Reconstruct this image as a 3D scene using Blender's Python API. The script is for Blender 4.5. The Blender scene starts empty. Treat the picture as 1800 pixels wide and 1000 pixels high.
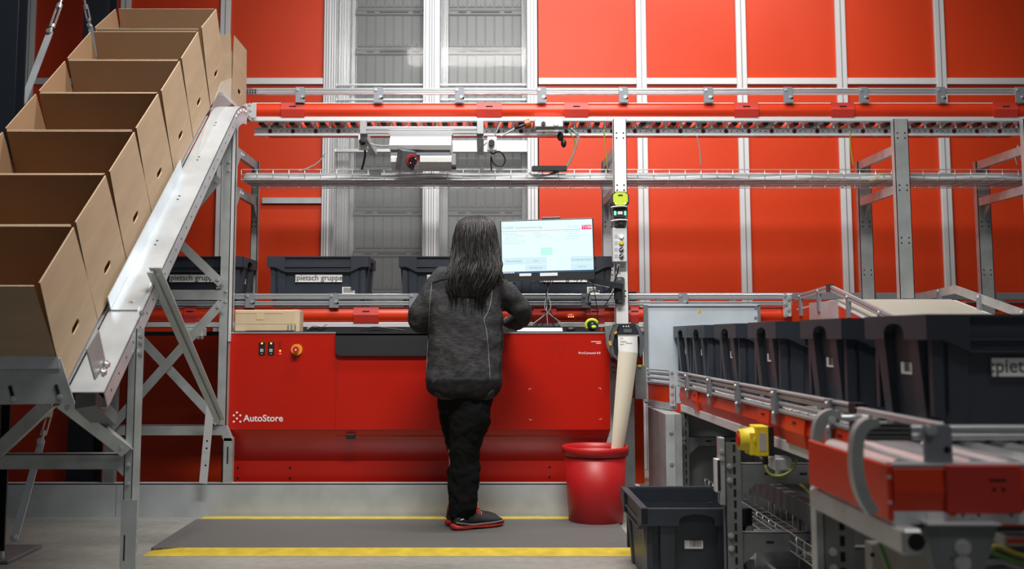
import bpy, math, random
from mathutils import Vector, Matrix, Euler
from mathutils.bvhtree import BVHTree
R = math.radians
S = bpy.context.scene
COL = S.collection
random.seed(7)
# ------------------------------------------------------------------ camera, world, lamps, exposure
FPX, CX, CY, HOR = 1850.0, 850.0, 409.0, 590.0
PITCH = math.atan((HOR - CY) / FPX)
CAMZ = 1.03
cam = bpy.data.objects.new('camera', bpy.data.cameras.new('camera'))
COL.objects.link(cam)
cam.location = (0, 0, CAMZ)
cam.rotation_euler = (R(90) + PITCH, 0, 0)
cam.data.sensor_width = 36.0
cam.data.lens = 36.0 * FPX / 1800.0
cam.data.shift_x = (900 - CX) / 1800.0
cam.data.shift_y = -(500 - CY) / 1800.0
cam.data.clip_start = 0.05
cam.data.dof.use_dof = True
cam.data.dof.focus_distance = 5.9
cam.data.dof.aperture_fstop = 2.5
S.camera = cam
S.view_settings.view_transform = 'Standard'
S.view_settings.look = 'None'
S.view_settings.gamma = 1.0
S.view_settings.exposure = 0.0
S.view_settings.use_curve_mapping = False
S.render.film_transparent = False
w = bpy.data.worlds.new('hall_air'); S.world = w; w.use_nodes = True
w.node_tree.nodes['Background'].inputs[0].default_value = (0.75, 0.82, 0.9, 1)
w.node_tree.nodes['Background'].inputs[1].default_value = 0.06

def lamp(name, loc, sx, sy, power, color=(1, 0.97, 0.93), rot=(0, 0, 0), spread=None):
    d = bpy.data.lights.new(name, 'AREA'); d.shape = 'RECTANGLE'; d.size = sx; d.size_y = sy
    d.energy = power; d.color = color
    if spread: d.spread = R(spread)
    o = bpy.data.objects.new(name, d); COL.objects.link(o); o.location = loc
    o.rotation_euler = tuple(R(a) for a in rot)
    return o
# ceiling strip lamps of the hall and added front fills, above the frame of the photograph
lamp('ceiling_and_fill_lamp', (0.3, 5.3, 4.7), 2.4, 0.3, 74, spread=140)
lamp('ceiling_and_fill_lamp', (1.1, 6.5, 5.2), 3.9, 0.25, 82, rot=(28, 0, 0), spread=108)
lamp('ceiling_and_fill_lamp', (0.1, 3.1, 4.7), 2.2, 0.3, 96, rot=(38, 0, 0), spread=120)  # added front fill, tilted to reach the crates under the upper conveyor
lamp('ceiling_and_fill_lamp', (-2.0, 3.4, 4.7), 1.4, 0.3, 11)
lamp('ceiling_and_fill_lamp', (2.0, 0.9, 4.6), 1.6, 0.3, 42, rot=(30, 0, 0))  # added fill that brightens the near red panels at front right

# ------------------------------------------------------------------ photograph frame -> world
def ray(px, py):
    u = (px - CX) / FPX; v = -(py - CY) / FPX
    return Vector((u, math.cos(PITCH) - v * math.sin(PITCH), math.sin(PITCH) + v * math.cos(PITCH)))
def W(px, py, Y):
    d = ray(px, py); return Vector((0, 0, CAMZ)) + d * (Y / d.y)
def WX(px, py, X):
    d = ray(px, py); return Vector((0, 0, CAMZ)) + d * (X / d.x)
def ZZ(py, Y, px=850): return W(px, py, Y).z
def XX(px, Y, py=500): return W(px, py, Y).x

# ------------------------------------------------------------------ materials
MAT = {}
def mat(name, col, rough=0.5, metal=0.0, bump=0.0, bscale=50, vary=0.0, vscale=4, emit=None, estr=0, spec=0.5, coat=0, stretch=None, alpha=None, rvary=0.0):
    m = bpy.data.materials.new(name); m.use_nodes = True; nt = m.node_tree
    b = nt.nodes['Principled BSDF']
    b.inputs['Base Color'].default_value = (*col, 1); b.inputs['Roughness'].default_value = rough
    b.inputs['Metallic'].default_value = metal; b.inputs['Specular IOR Level'].default_value = spec
    if coat: b.inputs['Coat Weight'].default_value = coat; b.inputs['Coat Roughness'].default_value = 0.15
    tc = nt.nodes.new('ShaderNodeTexCoord'); vec = tc.outputs['Object']
    if stretch:
        mp = nt.nodes.new('ShaderNodeMapping'); mp.inputs['Scale'].default_value = stretch
        nt.links.new(vec, mp.inputs['Vector']); vec = mp.outputs['Vector']
    if vary or rvary:
        n = nt.nodes.new('ShaderNodeTexNoise'); n.inputs['Scale'].default_value = vscale; n.inputs['Detail'].default_value = 6
        nt.links.new(vec, n.inputs['Vector'])
        if vary:
            r = nt.nodes.new('ShaderNodeValToRGB')
            r.color_ramp.elements[0].position = 0.3; r.color_ramp.elements[1].position = 0.7
            r.color_ramp.elements[0].color = tuple(c * (1 - vary) for c in col) + (1,)
            r.color_ramp.elements[1].color = tuple(min(1, c * (1 + vary)) for c in col) + (1,)
            nt.links.new(n.outputs['Fac'], r.inputs['Fac']); nt.links.new(r.outputs['Color'], b.inputs['Base Color'])
        if rvary:
            mr = nt.nodes.new('ShaderNodeMapRange'); mr.inputs['To Min'].default_value = rough - rvary; mr.inputs['To Max'].default_value = rough + rvary
            nt.links.new(n.outputs['Fac'], mr.inputs['Value']); nt.links.new(mr.outputs['Result'], b.inputs['Roughness'])
    if bump:
        n2 = nt.nodes.new('ShaderNodeTexNoise'); n2.inputs['Scale'].default_value = bscale; n2.inputs['Detail'].default_value = 4
        nt.links.new(vec, n2.inputs['Vector'])
        bp = nt.nodes.new('ShaderNodeBump'); bp.inputs['Strength'].default_value = bump; bp.inputs['Distance'].default_value = 0.01
        nt.links.new(n2.outputs['Fac'], bp.inputs['Height']); nt.links.new(bp.outputs['Normal'], b.inputs['Normal'])
    if emit:
        b.inputs['Emission Color'].default_value = (*emit, 1); b.inputs['Emission Strength'].default_value = estr
    if alpha is not None:
        b.inputs['Alpha'].default_value = alpha
    MAT[name] = m; return m
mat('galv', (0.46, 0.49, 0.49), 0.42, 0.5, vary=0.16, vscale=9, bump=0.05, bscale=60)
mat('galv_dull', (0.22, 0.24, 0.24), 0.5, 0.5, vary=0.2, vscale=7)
mat('galv_sheet', (0.58, 0.62, 0.65), 0.36, 0.45, vary=0.14, vscale=5, rvary=0.08)
mat('zinc_sheet', (0.68, 0.77, 0.85), 0.38, 0.3, vary=0.12, vscale=4)
mat('zinc_white', (0.74, 0.76, 0.78), 0.4, 0.3)
mat('alu', (0.78, 0.79, 0.81), 0.28, 0.75)
mat('alu_dull', (0.55, 0.56, 0.58), 0.35, 0.6)
mat('column_alu', (0.55, 0.56, 0.57), 0.27, 0.7, stretch=(30, 30, 0.3), rvary=0.1, vscale=3)
mat('steel_grey', (0.24, 0.26, 0.29), 0.5, 0.3)
mat('bolt', (0.8, 0.8, 0.82), 0.3, 0.8)
mat('wall_red', (0.56, 0.040, 0.006), 0.42, 0, spec=0.4, vary=0.06, vscale=1.3, rvary=0.06)
mat('wall_frame', (0.66, 0.665, 0.67), 0.4, 0.2)
mat('conv_red', (0.66, 0.040, 0.007), 0.35, 0, spec=0.5)
mat('cover_red', (0.52, 0.035, 0.022), 0.45)
mat('port_red', (0.46, 0.010, 0.0025), 0.34, 0, spec=0.45, rvary=0.05, vscale=2)
mat('bucket_red', (0.40, 0.008, 0.010), 0.42)
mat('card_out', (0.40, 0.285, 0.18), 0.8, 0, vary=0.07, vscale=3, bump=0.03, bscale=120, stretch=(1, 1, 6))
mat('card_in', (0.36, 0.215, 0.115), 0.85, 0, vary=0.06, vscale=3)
mat('card_edge', (0.62, 0.45, 0.30), 0.9)
mat('card_light', (0.55, 0.43, 0.28), 0.7, 0, vary=0.1, vscale=6)
mat('tape', (0.60, 0.47, 0.30), 0.3)
mat('black', (0.010, 0.010, 0.011), 0.5)
mat('hole', (0.004, 0.004, 0.004), 0.9)
mat('tote', (0.030, 0.037, 0.050), 0.42, 0, bump=0.05, bscale=200, vary=0.15, vscale=5)
mat('tote_bright', (0.06, 0.07, 0.085), 0.4)
mat('stored_bin', (0.08, 0.084, 0.088), 0.32, 0.0, vary=0.1, vscale=3, spec=0.6)
mat('plastic_dark', (0.03, 0.032, 0.036), 0.35)
mat('plastic_grey', (0.10, 0.105, 0.115), 0.4)
mat('plastic_light', (0.62, 0.63, 0.64), 0.45)
mat('pad', (0.012, 0.013, 0.016), 0.7, bump=0.2, bscale=500)
mat('white', (0.8, 0.8, 0.8), 0.45)
mat('paper', (0.78, 0.78, 0.76), 0.7)
mat('paper_back', (0.66, 0.61, 0.48), 0.6)
mat('yellow', (0.72, 0.55, 0.02), 0.45)
mat('yellow_stripe', (0.50, 0.37, 0.03), 0.6, vary=0.18, vscale=14)
mat('orange', (0.75, 0.35, 0.03), 0.4)
mat('lime', (0.55, 0.68, 0.05), 0.4)
mat('green_led', (0.02, 0.3, 0.05), 0.4, emit=(0.1, 1, 0.3), estr=3.5)
mat('red_led', (0.5, 0.02, 0.02), 0.4, emit=(1, 0.1, 0.05), estr=2)
mat('amber_led_glint', (0.6, 0.3, 0.02), 0.4, emit=(1, 0.5, 0.05), estr=3)
mat('white_led', (0.8, 0.9, 1.0), 0.4, emit=(0.75, 0.9, 1), estr=1.2)
mat('red_button', (0.55, 0.02, 0.02), 0.3)
mat('dark_red', (0.12, 0.004, 0.004), 0.6)
mat('dark_column', (0.012, 0.016, 0.024), 0.4)
mat('belt', (0.36, 0.34, 0.29), 0.6, vary=0.06, vscale=2)
mat('cable_grey', (0.40, 0.41, 0.42), 0.5)
mat('cable_yellow', (0.45, 0.42, 0.05), 0.5)
mat('cable_green', (0.15, 0.35, 0.10), 0.5)
mat('cable_black', (0.01, 0.01, 0.012), 0.4)
mat('jacket', (0.045, 0.045, 0.047), 0.95, vary=0.45, vscale=60, bump=0.25, bscale=300, stretch=(0.6, 0.6, 3), spec=0.15)
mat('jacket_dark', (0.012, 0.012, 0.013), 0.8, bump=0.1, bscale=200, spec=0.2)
mat('piping', (0.20, 0.20, 0.21), 0.6)
mat('trousers', (0.0055, 0.0055, 0.006), 0.9, bump=0.15, bscale=150, spec=0.15)
mat('skin', (0.52, 0.31, 0.22), 0.55)
mat('hair', (0.011, 0.009, 0.009), 0.42, spec=0.4)
mat('shoe', (0.02, 0.021, 0.022), 0.8)
mat('shoe_red', (0.50, 0.03, 0.02), 0.5)
mat('shoe_line', (0.16, 0.17, 0.18), 0.6)
mat('lace', (0.80, 0.09, 0.06), 0.6)
mat('screen', (0.1, 0.1, 0.1), 0.5, emit=(0.70, 0.93, 0.96), estr=1.0)
mat('screen_text', (0.1, 0.1, 0.1), 0.5, emit=(0.22, 0.38, 0.46), estr=0.9)
mat('screen_faint', (0.1, 0.1, 0.1), 0.5, emit=(0.42, 0.60, 0.66), estr=0.9)
mat('screen_key', (0.1, 0.1, 0.1), 0.5, emit=(0.58, 0.80, 0.88), estr=0.95)
mat('screen_green', (0.1, 0.1, 0.1), 0.5, emit=(0.42, 0.88, 0.75), estr=1.0)
mat('screen_red', (0.2, 0.0, 0.05), 0.5, emit=(0.62, 0.03, 0.10), estr=0.9)
mat('screen_bar', (0.02, 0.04, 0.08), 0.4, emit=(0.01, 0.04, 0.09), estr=1.0)
mat('screen_white', (0.1, 0.1, 0.1), 0.5, emit=(0.95, 0.9, 0.95), estr=1.0)
mat('lens_glass', (0.03, 0.035, 0.045), 0.1)
mat('clear_plastic', (0.85, 0.88, 0.9), 0.15, alpha=0.13)
mat('glass', (0.8, 0.85, 0.85), 0.05, alpha=0.07)
mat('copper', (0.35, 0.10, 0.03), 0.4, 0.3)
# concrete floor
def floor_mat():
    m = mat('concrete', (0.30, 0.295, 0.275), 0.5, rvary=0.15, vscale=3, bump=0.03, bscale=30)
    nt = m.node_tree; b = nt.nodes['Principled BSDF']; tc = nt.nodes.new('ShaderNodeTexCoord')
    n1 = nt.nodes.new('ShaderNodeTexNoise'); n1.inputs['Scale'].default_value = 1.7; n1.inputs['Detail'].default_value = 9
    n2 = nt.nodes.new('ShaderNodeTexNoise'); n2.inputs['Scale'].default_value = 22; n2.inputs['Detail'].default_value = 5
    mp = nt.nodes.new('ShaderNodeMapping'); mp.inputs['Scale'].default_value = (0.7, 2.2, 1)
    mx = nt.nodes.new('ShaderNodeMix'); mx.inputs['Factor'].default_value = 0.35
    r = nt.nodes.new('ShaderNodeValToRGB')
    r.color_ramp.elements[0].position = 0.3; r.color_ramp.elements[0].color = (0.17, 0.17, 0.15, 1)
    r.color_ramp.elements[1].position = 0.7; r.color_ramp.elements[1].color = (0.33, 0.325, 0.30, 1)
    L = nt.links.new
    L(tc.outputs['Object'], mp.inputs['Vector']); L(mp.outputs['Vector'], n1.inputs['Vector']); L(tc.outputs['Object'], n2.inputs['Vector'])
    L(n1.outputs['Fac'], mx.inputs['A']); L(n2.outputs['Fac'], mx.inputs['B']); L(mx.outputs['Result'], r.inputs['Fac']); L(r.outputs['Color'], b.inputs['Base Color'])
floor_mat()
def mat_mat():
    m = mat('mat_rubber', (0.16, 0.158, 0.15), 0.6)
    nt = m.node_tree; b = nt.nodes['Principled BSDF']; tc = nt.nodes.new('ShaderNodeTexCoord'); L = nt.links.new
    mp = nt.nodes.new('ShaderNodeMapping'); mp.inputs['Rotation'].default_value = (0, 0, R(45)); mp.inputs['Scale'].default_value = (34, 34, 34)
    ck = nt.nodes.new('ShaderNodeTexVoronoi'); ck.inputs['Scale'].default_value = 1.0; ck.inputs['Randomness'].default_value = 0
    r = nt.nodes.new('ShaderNodeValToRGB'); r.color_ramp.elements[0].position = 0.18; r.color_ramp.elements[1].position = 0.5
    r.color_ramp.elements[0].color = (0.19, 0.19, 0.18, 1); r.color_ramp.elements[1].color = (0.10, 0.10, 0.095, 1)
    bp = nt.nodes.new('ShaderNodeBump'); bp.inputs['Strength'].default_value = 0.6; bp.inputs['Distance'].default_value = 0.004; bp.invert = True
    L(tc.outputs['Object'], mp.inputs['Vector']); L(mp.outputs['Vector'], ck.inputs['Vector']); L(ck.outputs['Distance'], r.inputs['Fac'])
    L(r.outputs['Color'], b.inputs['Base Color']); L(ck.outputs['Distance'], bp.inputs['Height']); L(bp.outputs['Normal'], b.inputs['Normal'])
mat_mat()

# ------------------------------------------------------------------ mesh builder
class MB:
    def __init__(s): s.v = []; s.f = []; s.m = []; s.sm = []; s.names = []; s.cur = None; s.smooth = False
    def mt(s, name, smooth=None):
        s.cur = name
        if smooth is not None: s.smooth = smooth
        return s
    def _mi(s):
        n = s.cur or '_'
        if n not in s.names: s.names.append(n)
        return s.names.index(n)
    def add(s, vs, fs, smooth=None):
        o = len(s.v); s.v += [Vector(v) for v in vs]; k = s._mi(); sm = s.smooth if smooth is None else smooth
        for f in fs: s.f.append([i + o for i in f]); s.m.append(k); s.sm.append(sm)
        return s
    def box(s, x0, x1, y0, y1, z0, z1, ch=0.0):
        if ch <= 0:
            vs = [(x, y, z) for z in (z0, z1) for y in (y0, y1) for x in (x0, x1)]
            return s.add(vs, [(0, 2, 3, 1), (4, 5, 7, 6), (0, 1, 5, 4), (2, 6, 7, 3), (0, 4, 6, 2), (1, 3, 7, 5)])
        c = min(ch, (x1 - x0) / 2.01, (y1 - y0) / 2.01, (z1 - z0) / 2.01)
        cx, cy, cz = (x0 + x1) / 2, (y0 + y1) / 2, (z0 + z1) / 2
        h = ((x1 - x0) / 2, (y1 - y0) / 2, (z1 - z0) / 2); vs = []; idx = {}
        for sx in (-1, 1):
            for sy in (-1, 1):
                for sz in (-1, 1):
                    for a in range(3):
                        p = [sx * (h[0] - (c if a != 0 else 0)), sy * (h[1] - (c if a != 1 else 0)), sz * (h[2] - (c if a != 2 else 0))]
                        idx[(sx, sy, sz, a)] = len(vs); vs.append((cx + p[0], cy + p[1], cz + p[2]))
        fs = []
        def I(q, a): return idx[(q[0], q[1], q[2], a)]
        for a in range(3):
            b, d = (a + 1) % 3, (a + 2) % 3
            for sg in (-1, 1):
                ring = []
                for (sb, sd) in ((-1, -1), (1, -1), (1, 1), (-1, 1)):
                    q = [0, 0, 0]; q[a] = sg; q[b] = sb; q[d] = sd; ring.append(I(q, a))
                fs.append(ring if sg > 0 else ring[::-1])
            for sb in (-1, 1):
                for sd in (-1, 1):
                    q1 = [0, 0, 0]; q1[a] = -1; q1[b] = sb; q1[d] = sd
                    q2 = list(q1); q2[a] = 1
                    r = [I(q1, b), I(q2, b), I(q2, d), I(q1, d)]
                    fs.append(r if sb * sd < 0 else r[::-1])
        for sx in (-1, 1):
            for sy in (-1, 1):
                for sz in (-1, 1):
                    r = [I((sx, sy, sz), a) for a in range(3)]
                    fs.append(r if sx * sy * sz > 0 else r[::-1])
        return s.add(vs, fs)
    def mat_box(s, M, hx, hy, hz):
        vs = [M @ Vector((x * hx, y * hy, z * hz)) for z in (-1, 1) for y in (-1, 1) for x in (-1, 1)]
        return s.add(vs, [(0, 2, 3, 1), (4, 5, 7, 6), (0, 1, 5, 4), (2, 6, 7, 3), (0, 4, 6, 2), (1, 3, 7, 5)])
    def bar(s, p, q, w, h, up=(0, 0, 1)):
        p, q = Vector(p), Vector(q); d = (q - p); L = d.length; d.normalize(); up = Vector(up)
        if abs(d.dot(up)) > 0.98: up = Vector((0, 1, 0))
        x = d.cross(up).normalized(); z = x.cross(d).normalized()
        M = Matrix.Translation((p + q) / 2) @ Matrix((x, d, z)).transposed().to_4x4()
        return s.mat_box(M, w / 2, L / 2, h / 2)
    def cyl(s, p, q, r, n=12, r2=None, caps=True):
        p, q = Vector(p), Vector(q); r2 = r if r2 is None else r2; d = (q - p).normalized()
        a = Vector((0, 0, 1)) if abs(d.z) < 0.9 else Vector((1, 0, 0)); x = d.cross(a).normalized(); y = d.cross(x)
        ring = lambda c, rr: [c + (x * math.cos(2 * math.pi * i / n) + y * math.sin(2 * math.pi * i / n)) * rr for i in range(n)]
        s.add(ring(p, r) + ring(q, r2), [(i, (i + 1) % n, n + (i + 1) % n, n + i) for i in range(n)], True)
        if caps:
            s.add(ring(p, r), [list(range(n))[::-1]], False); s.add(ring(q, r2), [list(range(n))], False)
        return s
    def tube(s, pts, r, n=8, rs=None):
        pts = [Vector(p) for p in pts]; k = len(pts); vs = []; prev = None
        for i, p in enumerate(pts):
            t = (pts[min(i + 1, k - 1)] - pts[max(i - 1, 0)]).normalized()
            if prev is None:
                a = Vector((0, 0, 1)) if abs(t.z) < 0.9 else Vector((1, 0, 0)); x = t.cross(a).normalized()
            else: x = (prev - t * prev.dot(t)).normalized()
            prev = x; y = t.cross(x); rr = rs[i] if rs else r
            vs += [p + (x * math.cos(2 * math.pi * j / n) + y * math.sin(2 * math.pi * j / n)) * rr for j in range(n)]
        fs = [(i * n + j, i * n + (j + 1) % n, (i + 1) * n + (j + 1) % n, (i + 1) * n + j) for i in range(k - 1) for j in range(n)]
        fs += [list(range(n))[::-1], [(k - 1) * n + j for j in range(n)]]
        return s.add(vs, fs, True)
    def prism(s, poly, axis, a, b, smooth=False):
        """poly: 2D points; axis 'x': (y,z), 'y': (x,z), 'z': (x,y)"""
        def P(u, v, t): return {'x': (t, u, v), 'y': (u, t, v), 'z': (u, v, t)}[axis]
        n = len(poly); vs = [P(u, v, a) for u, v in poly] + [P(u, v, b) for u, v in poly]
        s.add(vs, [(i, (i + 1) % n, n + (i + 1) % n, n + i) for i in range(n)], smooth)
        return s.add(vs, [list(range(n))[::-1], list(range(n, 2 * n))], False)
    def lathe(s, prof, c, n=32, axis='z'):
        c = Vector(c); vs = []
        for r, h in prof:
            for i in range(n):
                a = 2 * math.pi * i / n; u, v = r * math.cos(a), r * math.sin(a)
                vs.append(c + Vector({'z': (u, v, h), 'y': (u, h, v), 'x': (h, u, v)}[axis]))
        return s.add(vs, [(i * n + j, i * n + (j + 1) % n, (i + 1) * n + (j + 1) % n, (i + 1) * n + j) for i in range(len(prof) - 1) for j in range(n)], True)
    def disc(s, c, nrm, r, n=10):
        c = Vector(c); d = Vector(nrm).normalized(); a = Vector((0, 0, 1)) if abs(d.z) < 0.9 else Vector((1, 0, 0))
        x = d.cross(a).normalized(); y = d.cross(x)
        return s.add([c + (x * math.cos(2 * math.pi * i / n) + y * math.sin(2 * math.pi * i / n)) * r for i in range(n)], [list(range(n))], False)
    def bolt(s, c, nrm, r=0.008, h=0.006):
        c = Vector(c); d = Vector(nrm).normalized(); s.cyl(c, c + d * h, r, 6); return s.cyl(c, c + d * (h * 0.35), r * 1.5, 12)
    def ico(s, c, r, sc=(1, 1, 1), n=12, m=8):
        c = Vector(c); vs = []
        for i in range(m + 1):
            t = math.pi * i / m
            for j in range(n):
                a = 2 * math.pi * j / n
                vs.append(c + Vector((r * sc[0] * math.sin(t) * math.cos(a), r * sc[1] * math.sin(t) * math.sin(a), r * sc[2] * math.cos(t))))
        return s.add(vs, [(i * n + j, (i + 1) * n + j, (i + 1) * n + (j + 1) % n, i * n + (j + 1) % n) for i in range(m) for j in range(n)], True)
    def build(s, name, material=None, parent=None, **k):
        o0 = world_origin(parent)
        me = bpy.data.meshes.new(name); me.from_pydata([v - o0 for v in s.v], [], s.f)
        for nm in s.names: me.materials.append(MAT[material if nm == '_' else nm])
        me.polygons.foreach_set('material_index', s.m); me.polygons.foreach_set('use_smooth', s.sm); me.update()
        o = bpy.data.objects.new(name, me); COL.objects.link(o); o.parent = parent
        if k: tag(o, **k)
        return o
def world_origin(o):
    v = Vector((0, 0, 0))
    while o is not None: v += o.location; o = o.parent
    return v
def tag(o, label=None, cat=None, group=None, kind=None):
    if label: o['label'] = label
    if cat: o['category'] = cat
    if group: o['group'] = group
    if kind: o['kind'] = kind
    return o
def thing(name, loc, label, cat, group=None):
    o = bpy.data.objects.new(name, None); COL.objects.link(o); o.location = Vector(loc)
    o.empty_display_size = 0.1
    return tag(o, label, cat, group)
def copy_tree(o, parent=None):
    c = o.copy(); COL.objects.link(c); c.parent = parent
    for ch in [x for x in bpy.data.objects if x.parent == o]: copy_tree(ch, c)
    return c
def font_mesh(body, name, material, size, align='LEFT', extr=0.0006, bold=0.0):
    d = bpy.data.curves.new('tmp_font', 'FONT'); d.body = body; d.size = size; d.extrude = extr; d.align_x = align; d.align_y = 'CENTER'; d.offset = bold
    d.resolution_u = 3
    o = bpy.data.objects.new('tmp_font', d); COL.objects.link(o)
    dg = bpy.context.evaluated_depsgraph_get(); dg.update()
    me = bpy.data.meshes.new_from_object(o.evaluated_get(dg)); me.name = name
    bpy.data.objects.remove(o); bpy.data.curves.remove(d)
    me.materials.clear(); me.materials.append(MAT[material])
    return me
def text(body, name, material, parent, loc, size, rot=(90, 0, 0), align='LEFT', extr=0.0006, bold=0.0):
    o = bpy.data.objects.new(name, font_mesh(body, name, material, size, align, extr, bold)); COL.objects.link(o)
    o.parent = parent; o.location = Vector(loc) - world_origin(parent); o.rotation_euler = tuple(R(a) for a in rot)
    return o
def rr(x0, x1, z0, z1, r, corners=(1, 1, 1, 1), n=5):
    """rounded rectangle, corners: bl, br, tr, tl"""
    out = []
    for k, (cx, cz, a0) in enumerate(((x0, z0, 180), (x1, z0, 270), (x1, z1, 0), (x0, z1, 90))):
        if not corners[k]: out.append((cx, cz)); continue
        ccx = cx + (r if k in (0, 3) else -r); ccz = cz + (r if k in (0, 1) else -r)
        for i in range(n + 1):
            a = R(a0 + 90 * i / n); out.append((ccx + r * math.cos(a), ccz + r * math.sin(a)))
    return out
def spline(pts, n=8):
    pts = [Vector(p) for p in pts]; out = []
    for i in range(len(pts) - 1):
        p0, p1, p2, p3 = pts[max(i - 1, 0)], pts[i], pts[i + 1], pts[min(i + 2, len(pts) - 1)]
        for j in range(n):
            t = j / n
            out.append(0.5 * ((2 * p1) + (p2 - p0) * t + (2 * p0 - 5 * p1 + 4 * p2 - p3) * t * t + (3 * p1 - p0 - 3 * p2 + p3) * t ** 3))
    out.append(pts[-1]); return out

# ================================================================== THE HALL
def struct(o): o['kind'] = 'structure'; return o
fl = MB(); fl.box(-6, 8, -1.5, 9.6, -0.1, 0.0); struct(fl.build('floor', 'concrete'))
WY = 8.3
OPL, OPR = XX(568, WY, 200), XX(947, WY, 200)
b = MB()
b.box(-4.6, OPL, WY, WY + 0.03, 0, 4.3); b.box(OPR, 7.6, WY, WY + 0.03, 0, 4.3)
struct(b.build('wall_back', 'wall_red'))
b = MB(); b.box(-4.6, OPL, 9.9, 9.94, 0, 4.3); b.box(OPL, OPR + 3, 9.9, 9.94, 0, 4.3)
struct(b.build('wall_rear', 'black'))
b = MB(); b.box(-4.1, XX(1131, 7.5, 700), 7.5, 7.53, 0, 1.06)
struct(b.build('wall_lower', 'wall_red'))
TZ = ZZ(143.5, WY)
n_trim = 0
def trim(f, material='wall_frame'):
    global n_trim
    n_trim += 1
    m = MB(); f(m); struct(m.build('trim_%d' % n_trim, material))
def vprofile(px, w=0.082, y=WY, z0=0.0, z1=4.3):
    x = XX(px, y, 300)
    def f(m):
        m.box(x - w / 2, x + w / 2, y - 0.03, y, z0, z1, 0.004)
        m.mt('steel_grey').box(x - w * 0.05, x + w * 0.05, y - 0.0312, y - 0.03, z0, z1)
    trim(f)
VP = [44, 213, 391, 1129.5, 1307, 1484, 1660, 1838]
for p in VP: vprofile(p)
edges = [-4.6] + [XX(p, WY, 300) for p in VP[:3]] + [OPL]
edges2 = [OPR] + [XX(p, WY, 300) for p in VP[3:]]
for e in (edges, edges2):
    for a, c in zip(e[:-1], e[1:]):
        trim(lambda m, a=a, c=c: m.box(a + (0.041 if abs(a - OPR) > 1e-6 else 0), c - (0.041 if abs(c - OPL) > 1e-6 else 0), WY - 0.022, WY, TZ - 0.026, TZ + 0.026, 0.003))
zl = ZZ(353, WY)
trim(lambda m: m.box(XX(462, WY, 353), OPL, WY - 0.025, WY, zl - 0.022, zl + 0.022), 'galv_sheet')
# the open bay: bright aluminium frame posts and polished grid columns
def frame_post(a, c, y=WY, depth=0.09, name='wall_frame', grooves=2):
    x0, x1 = XX(a, y, 300), XX(c, y, 300)
    def f(m):
        m.box(x0, x1, y - 0.035, y + depth, 0, 4.3, 0.004)
        for g in range(grooves):
            gx = x0 + (x1 - x0) * (g + 1) / (grooves + 1)
            m.mt('steel_grey').box(gx - 0.004, gx + 0.004, y - 0.0365, y - 0.035, 0, 4.3)
    trim(f, name)
frame_post(567, 580); frame_post(581, 589, grooves=1, name='alu')
frame_post(743, 751, grooves=1, name='alu_dull'); frame_post(750, 767, grooves=3); frame_post(766.5, 773, grooves=0, name='alu_dull')
frame_post(927, 945, grooves=2)
for zy in (262,):
    trim(lambda m: m.box(XX(589, WY, 262), XX(743, WY, 262), WY - 0.01, WY + 0.05, ZZ(267, WY), ZZ(262, WY)), 'alu')
    trim(lambda m: m.box(XX(773, WY, 262), XX(927, WY, 262), WY - 0.01, WY + 0.05, ZZ(267, WY), ZZ(247, WY)), 'wall_frame')
# polished grid columns behind the frame (cruciform aluminium sections)
def grid_column(px0, px1, y, label):
    x0, x1 = XX(px0, y, 300), XX(px1, y, 300); xm = (x0 + x1) / 2
    t = MB()
    poly = []
    n = 26
    for i in range(n + 1):
        u = i / n; poly.append((x0 + (x1 - x0) * u, y - 0.012 * (1 - abs(math.sin(u * math.pi * 4)))))
    poly += [(x1, y + 0.1), (x0, y + 0.1)]
    t.prism(poly, 'z', 0.0, 4.3, True)
    t.build('grid_column', 'column_alu', label=label, cat='column', group='polished aluminium grid columns behind the open bay')
grid_column(593, 612, 8.5, 'polished aluminium column just right of the left bay frame')
grid_column(613, 625, 8.62, 'narrow polished aluminium column left of the left bin stack')
grid_column(774, 787, 8.5, 'polished aluminium column between centre frame and right bin stack')
grid_column(918, 926, 8.5, 'polished aluminium column right of the right bin stack')
# stacked grey storage bins behind the bay
def make_stored_bin():
    t = thing('storage_bin', (0, 0, 0), 'x', 'storage bin', 'grey storage bins stacked behind the open bay')
    w, h, d = 0.63, 0.335, 0.42
    m = MB(); m.box(-w / 2, w / 2, 0.012, d, 0.0, h - 0.03)
    for i in range(8):                        # raised vertical panels between grooves
        a = -w / 2 + 0.01 + i * (w - 0.02) / 8; m.box(a + 0.004, a + (w - 0.02) / 8 - 0.004, 0.0, 0.014, 0.03, h - 0.045, 0.003)
        m.mt('hole').disc((a + 0.04, -0.0005, 0.045), (0, -1, 0), 0.005); m.cur = None
    m.box(-w / 2, w / 2, -0.004, 0.02, 0.0, 0.018, 0.003)
    m.build('body', 'stored_bin', t)
    r = MB(); r.box(-w / 2 - 0.008, w / 2 + 0.008, -0.012, d, h - 0.036, h - 0.022, 0.003); r.box(-w / 2 - 0.008, w / 2 + 0.008, -0.012, d, h - 0.008, h - 0.001, 0.002)
    for a, c in ((-w / 2, -w / 2 + 0.09), (-0.16, -0.12), (0.12, 0.16), (w / 2 - 0.09, w / 2)): r.box(a, c, -0.01, 0.02, h - 0.024, h - 0.006)
    r.mt('hole').box(-w / 2, w / 2, 0.0, 0.03, h - 0.023, h - 0.007)
    r.build('rim', 'stored_bin', t)
    return t
sb = make_stored_bin(); first = True
ZB = ZZ(371, 8.6) - 0.335
ordn = ['lowest', 'second', 'third', 'fourth', 'fifth', 'sixth', 'seventh', 'eighth', 'ninth', 'tenth']
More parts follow.
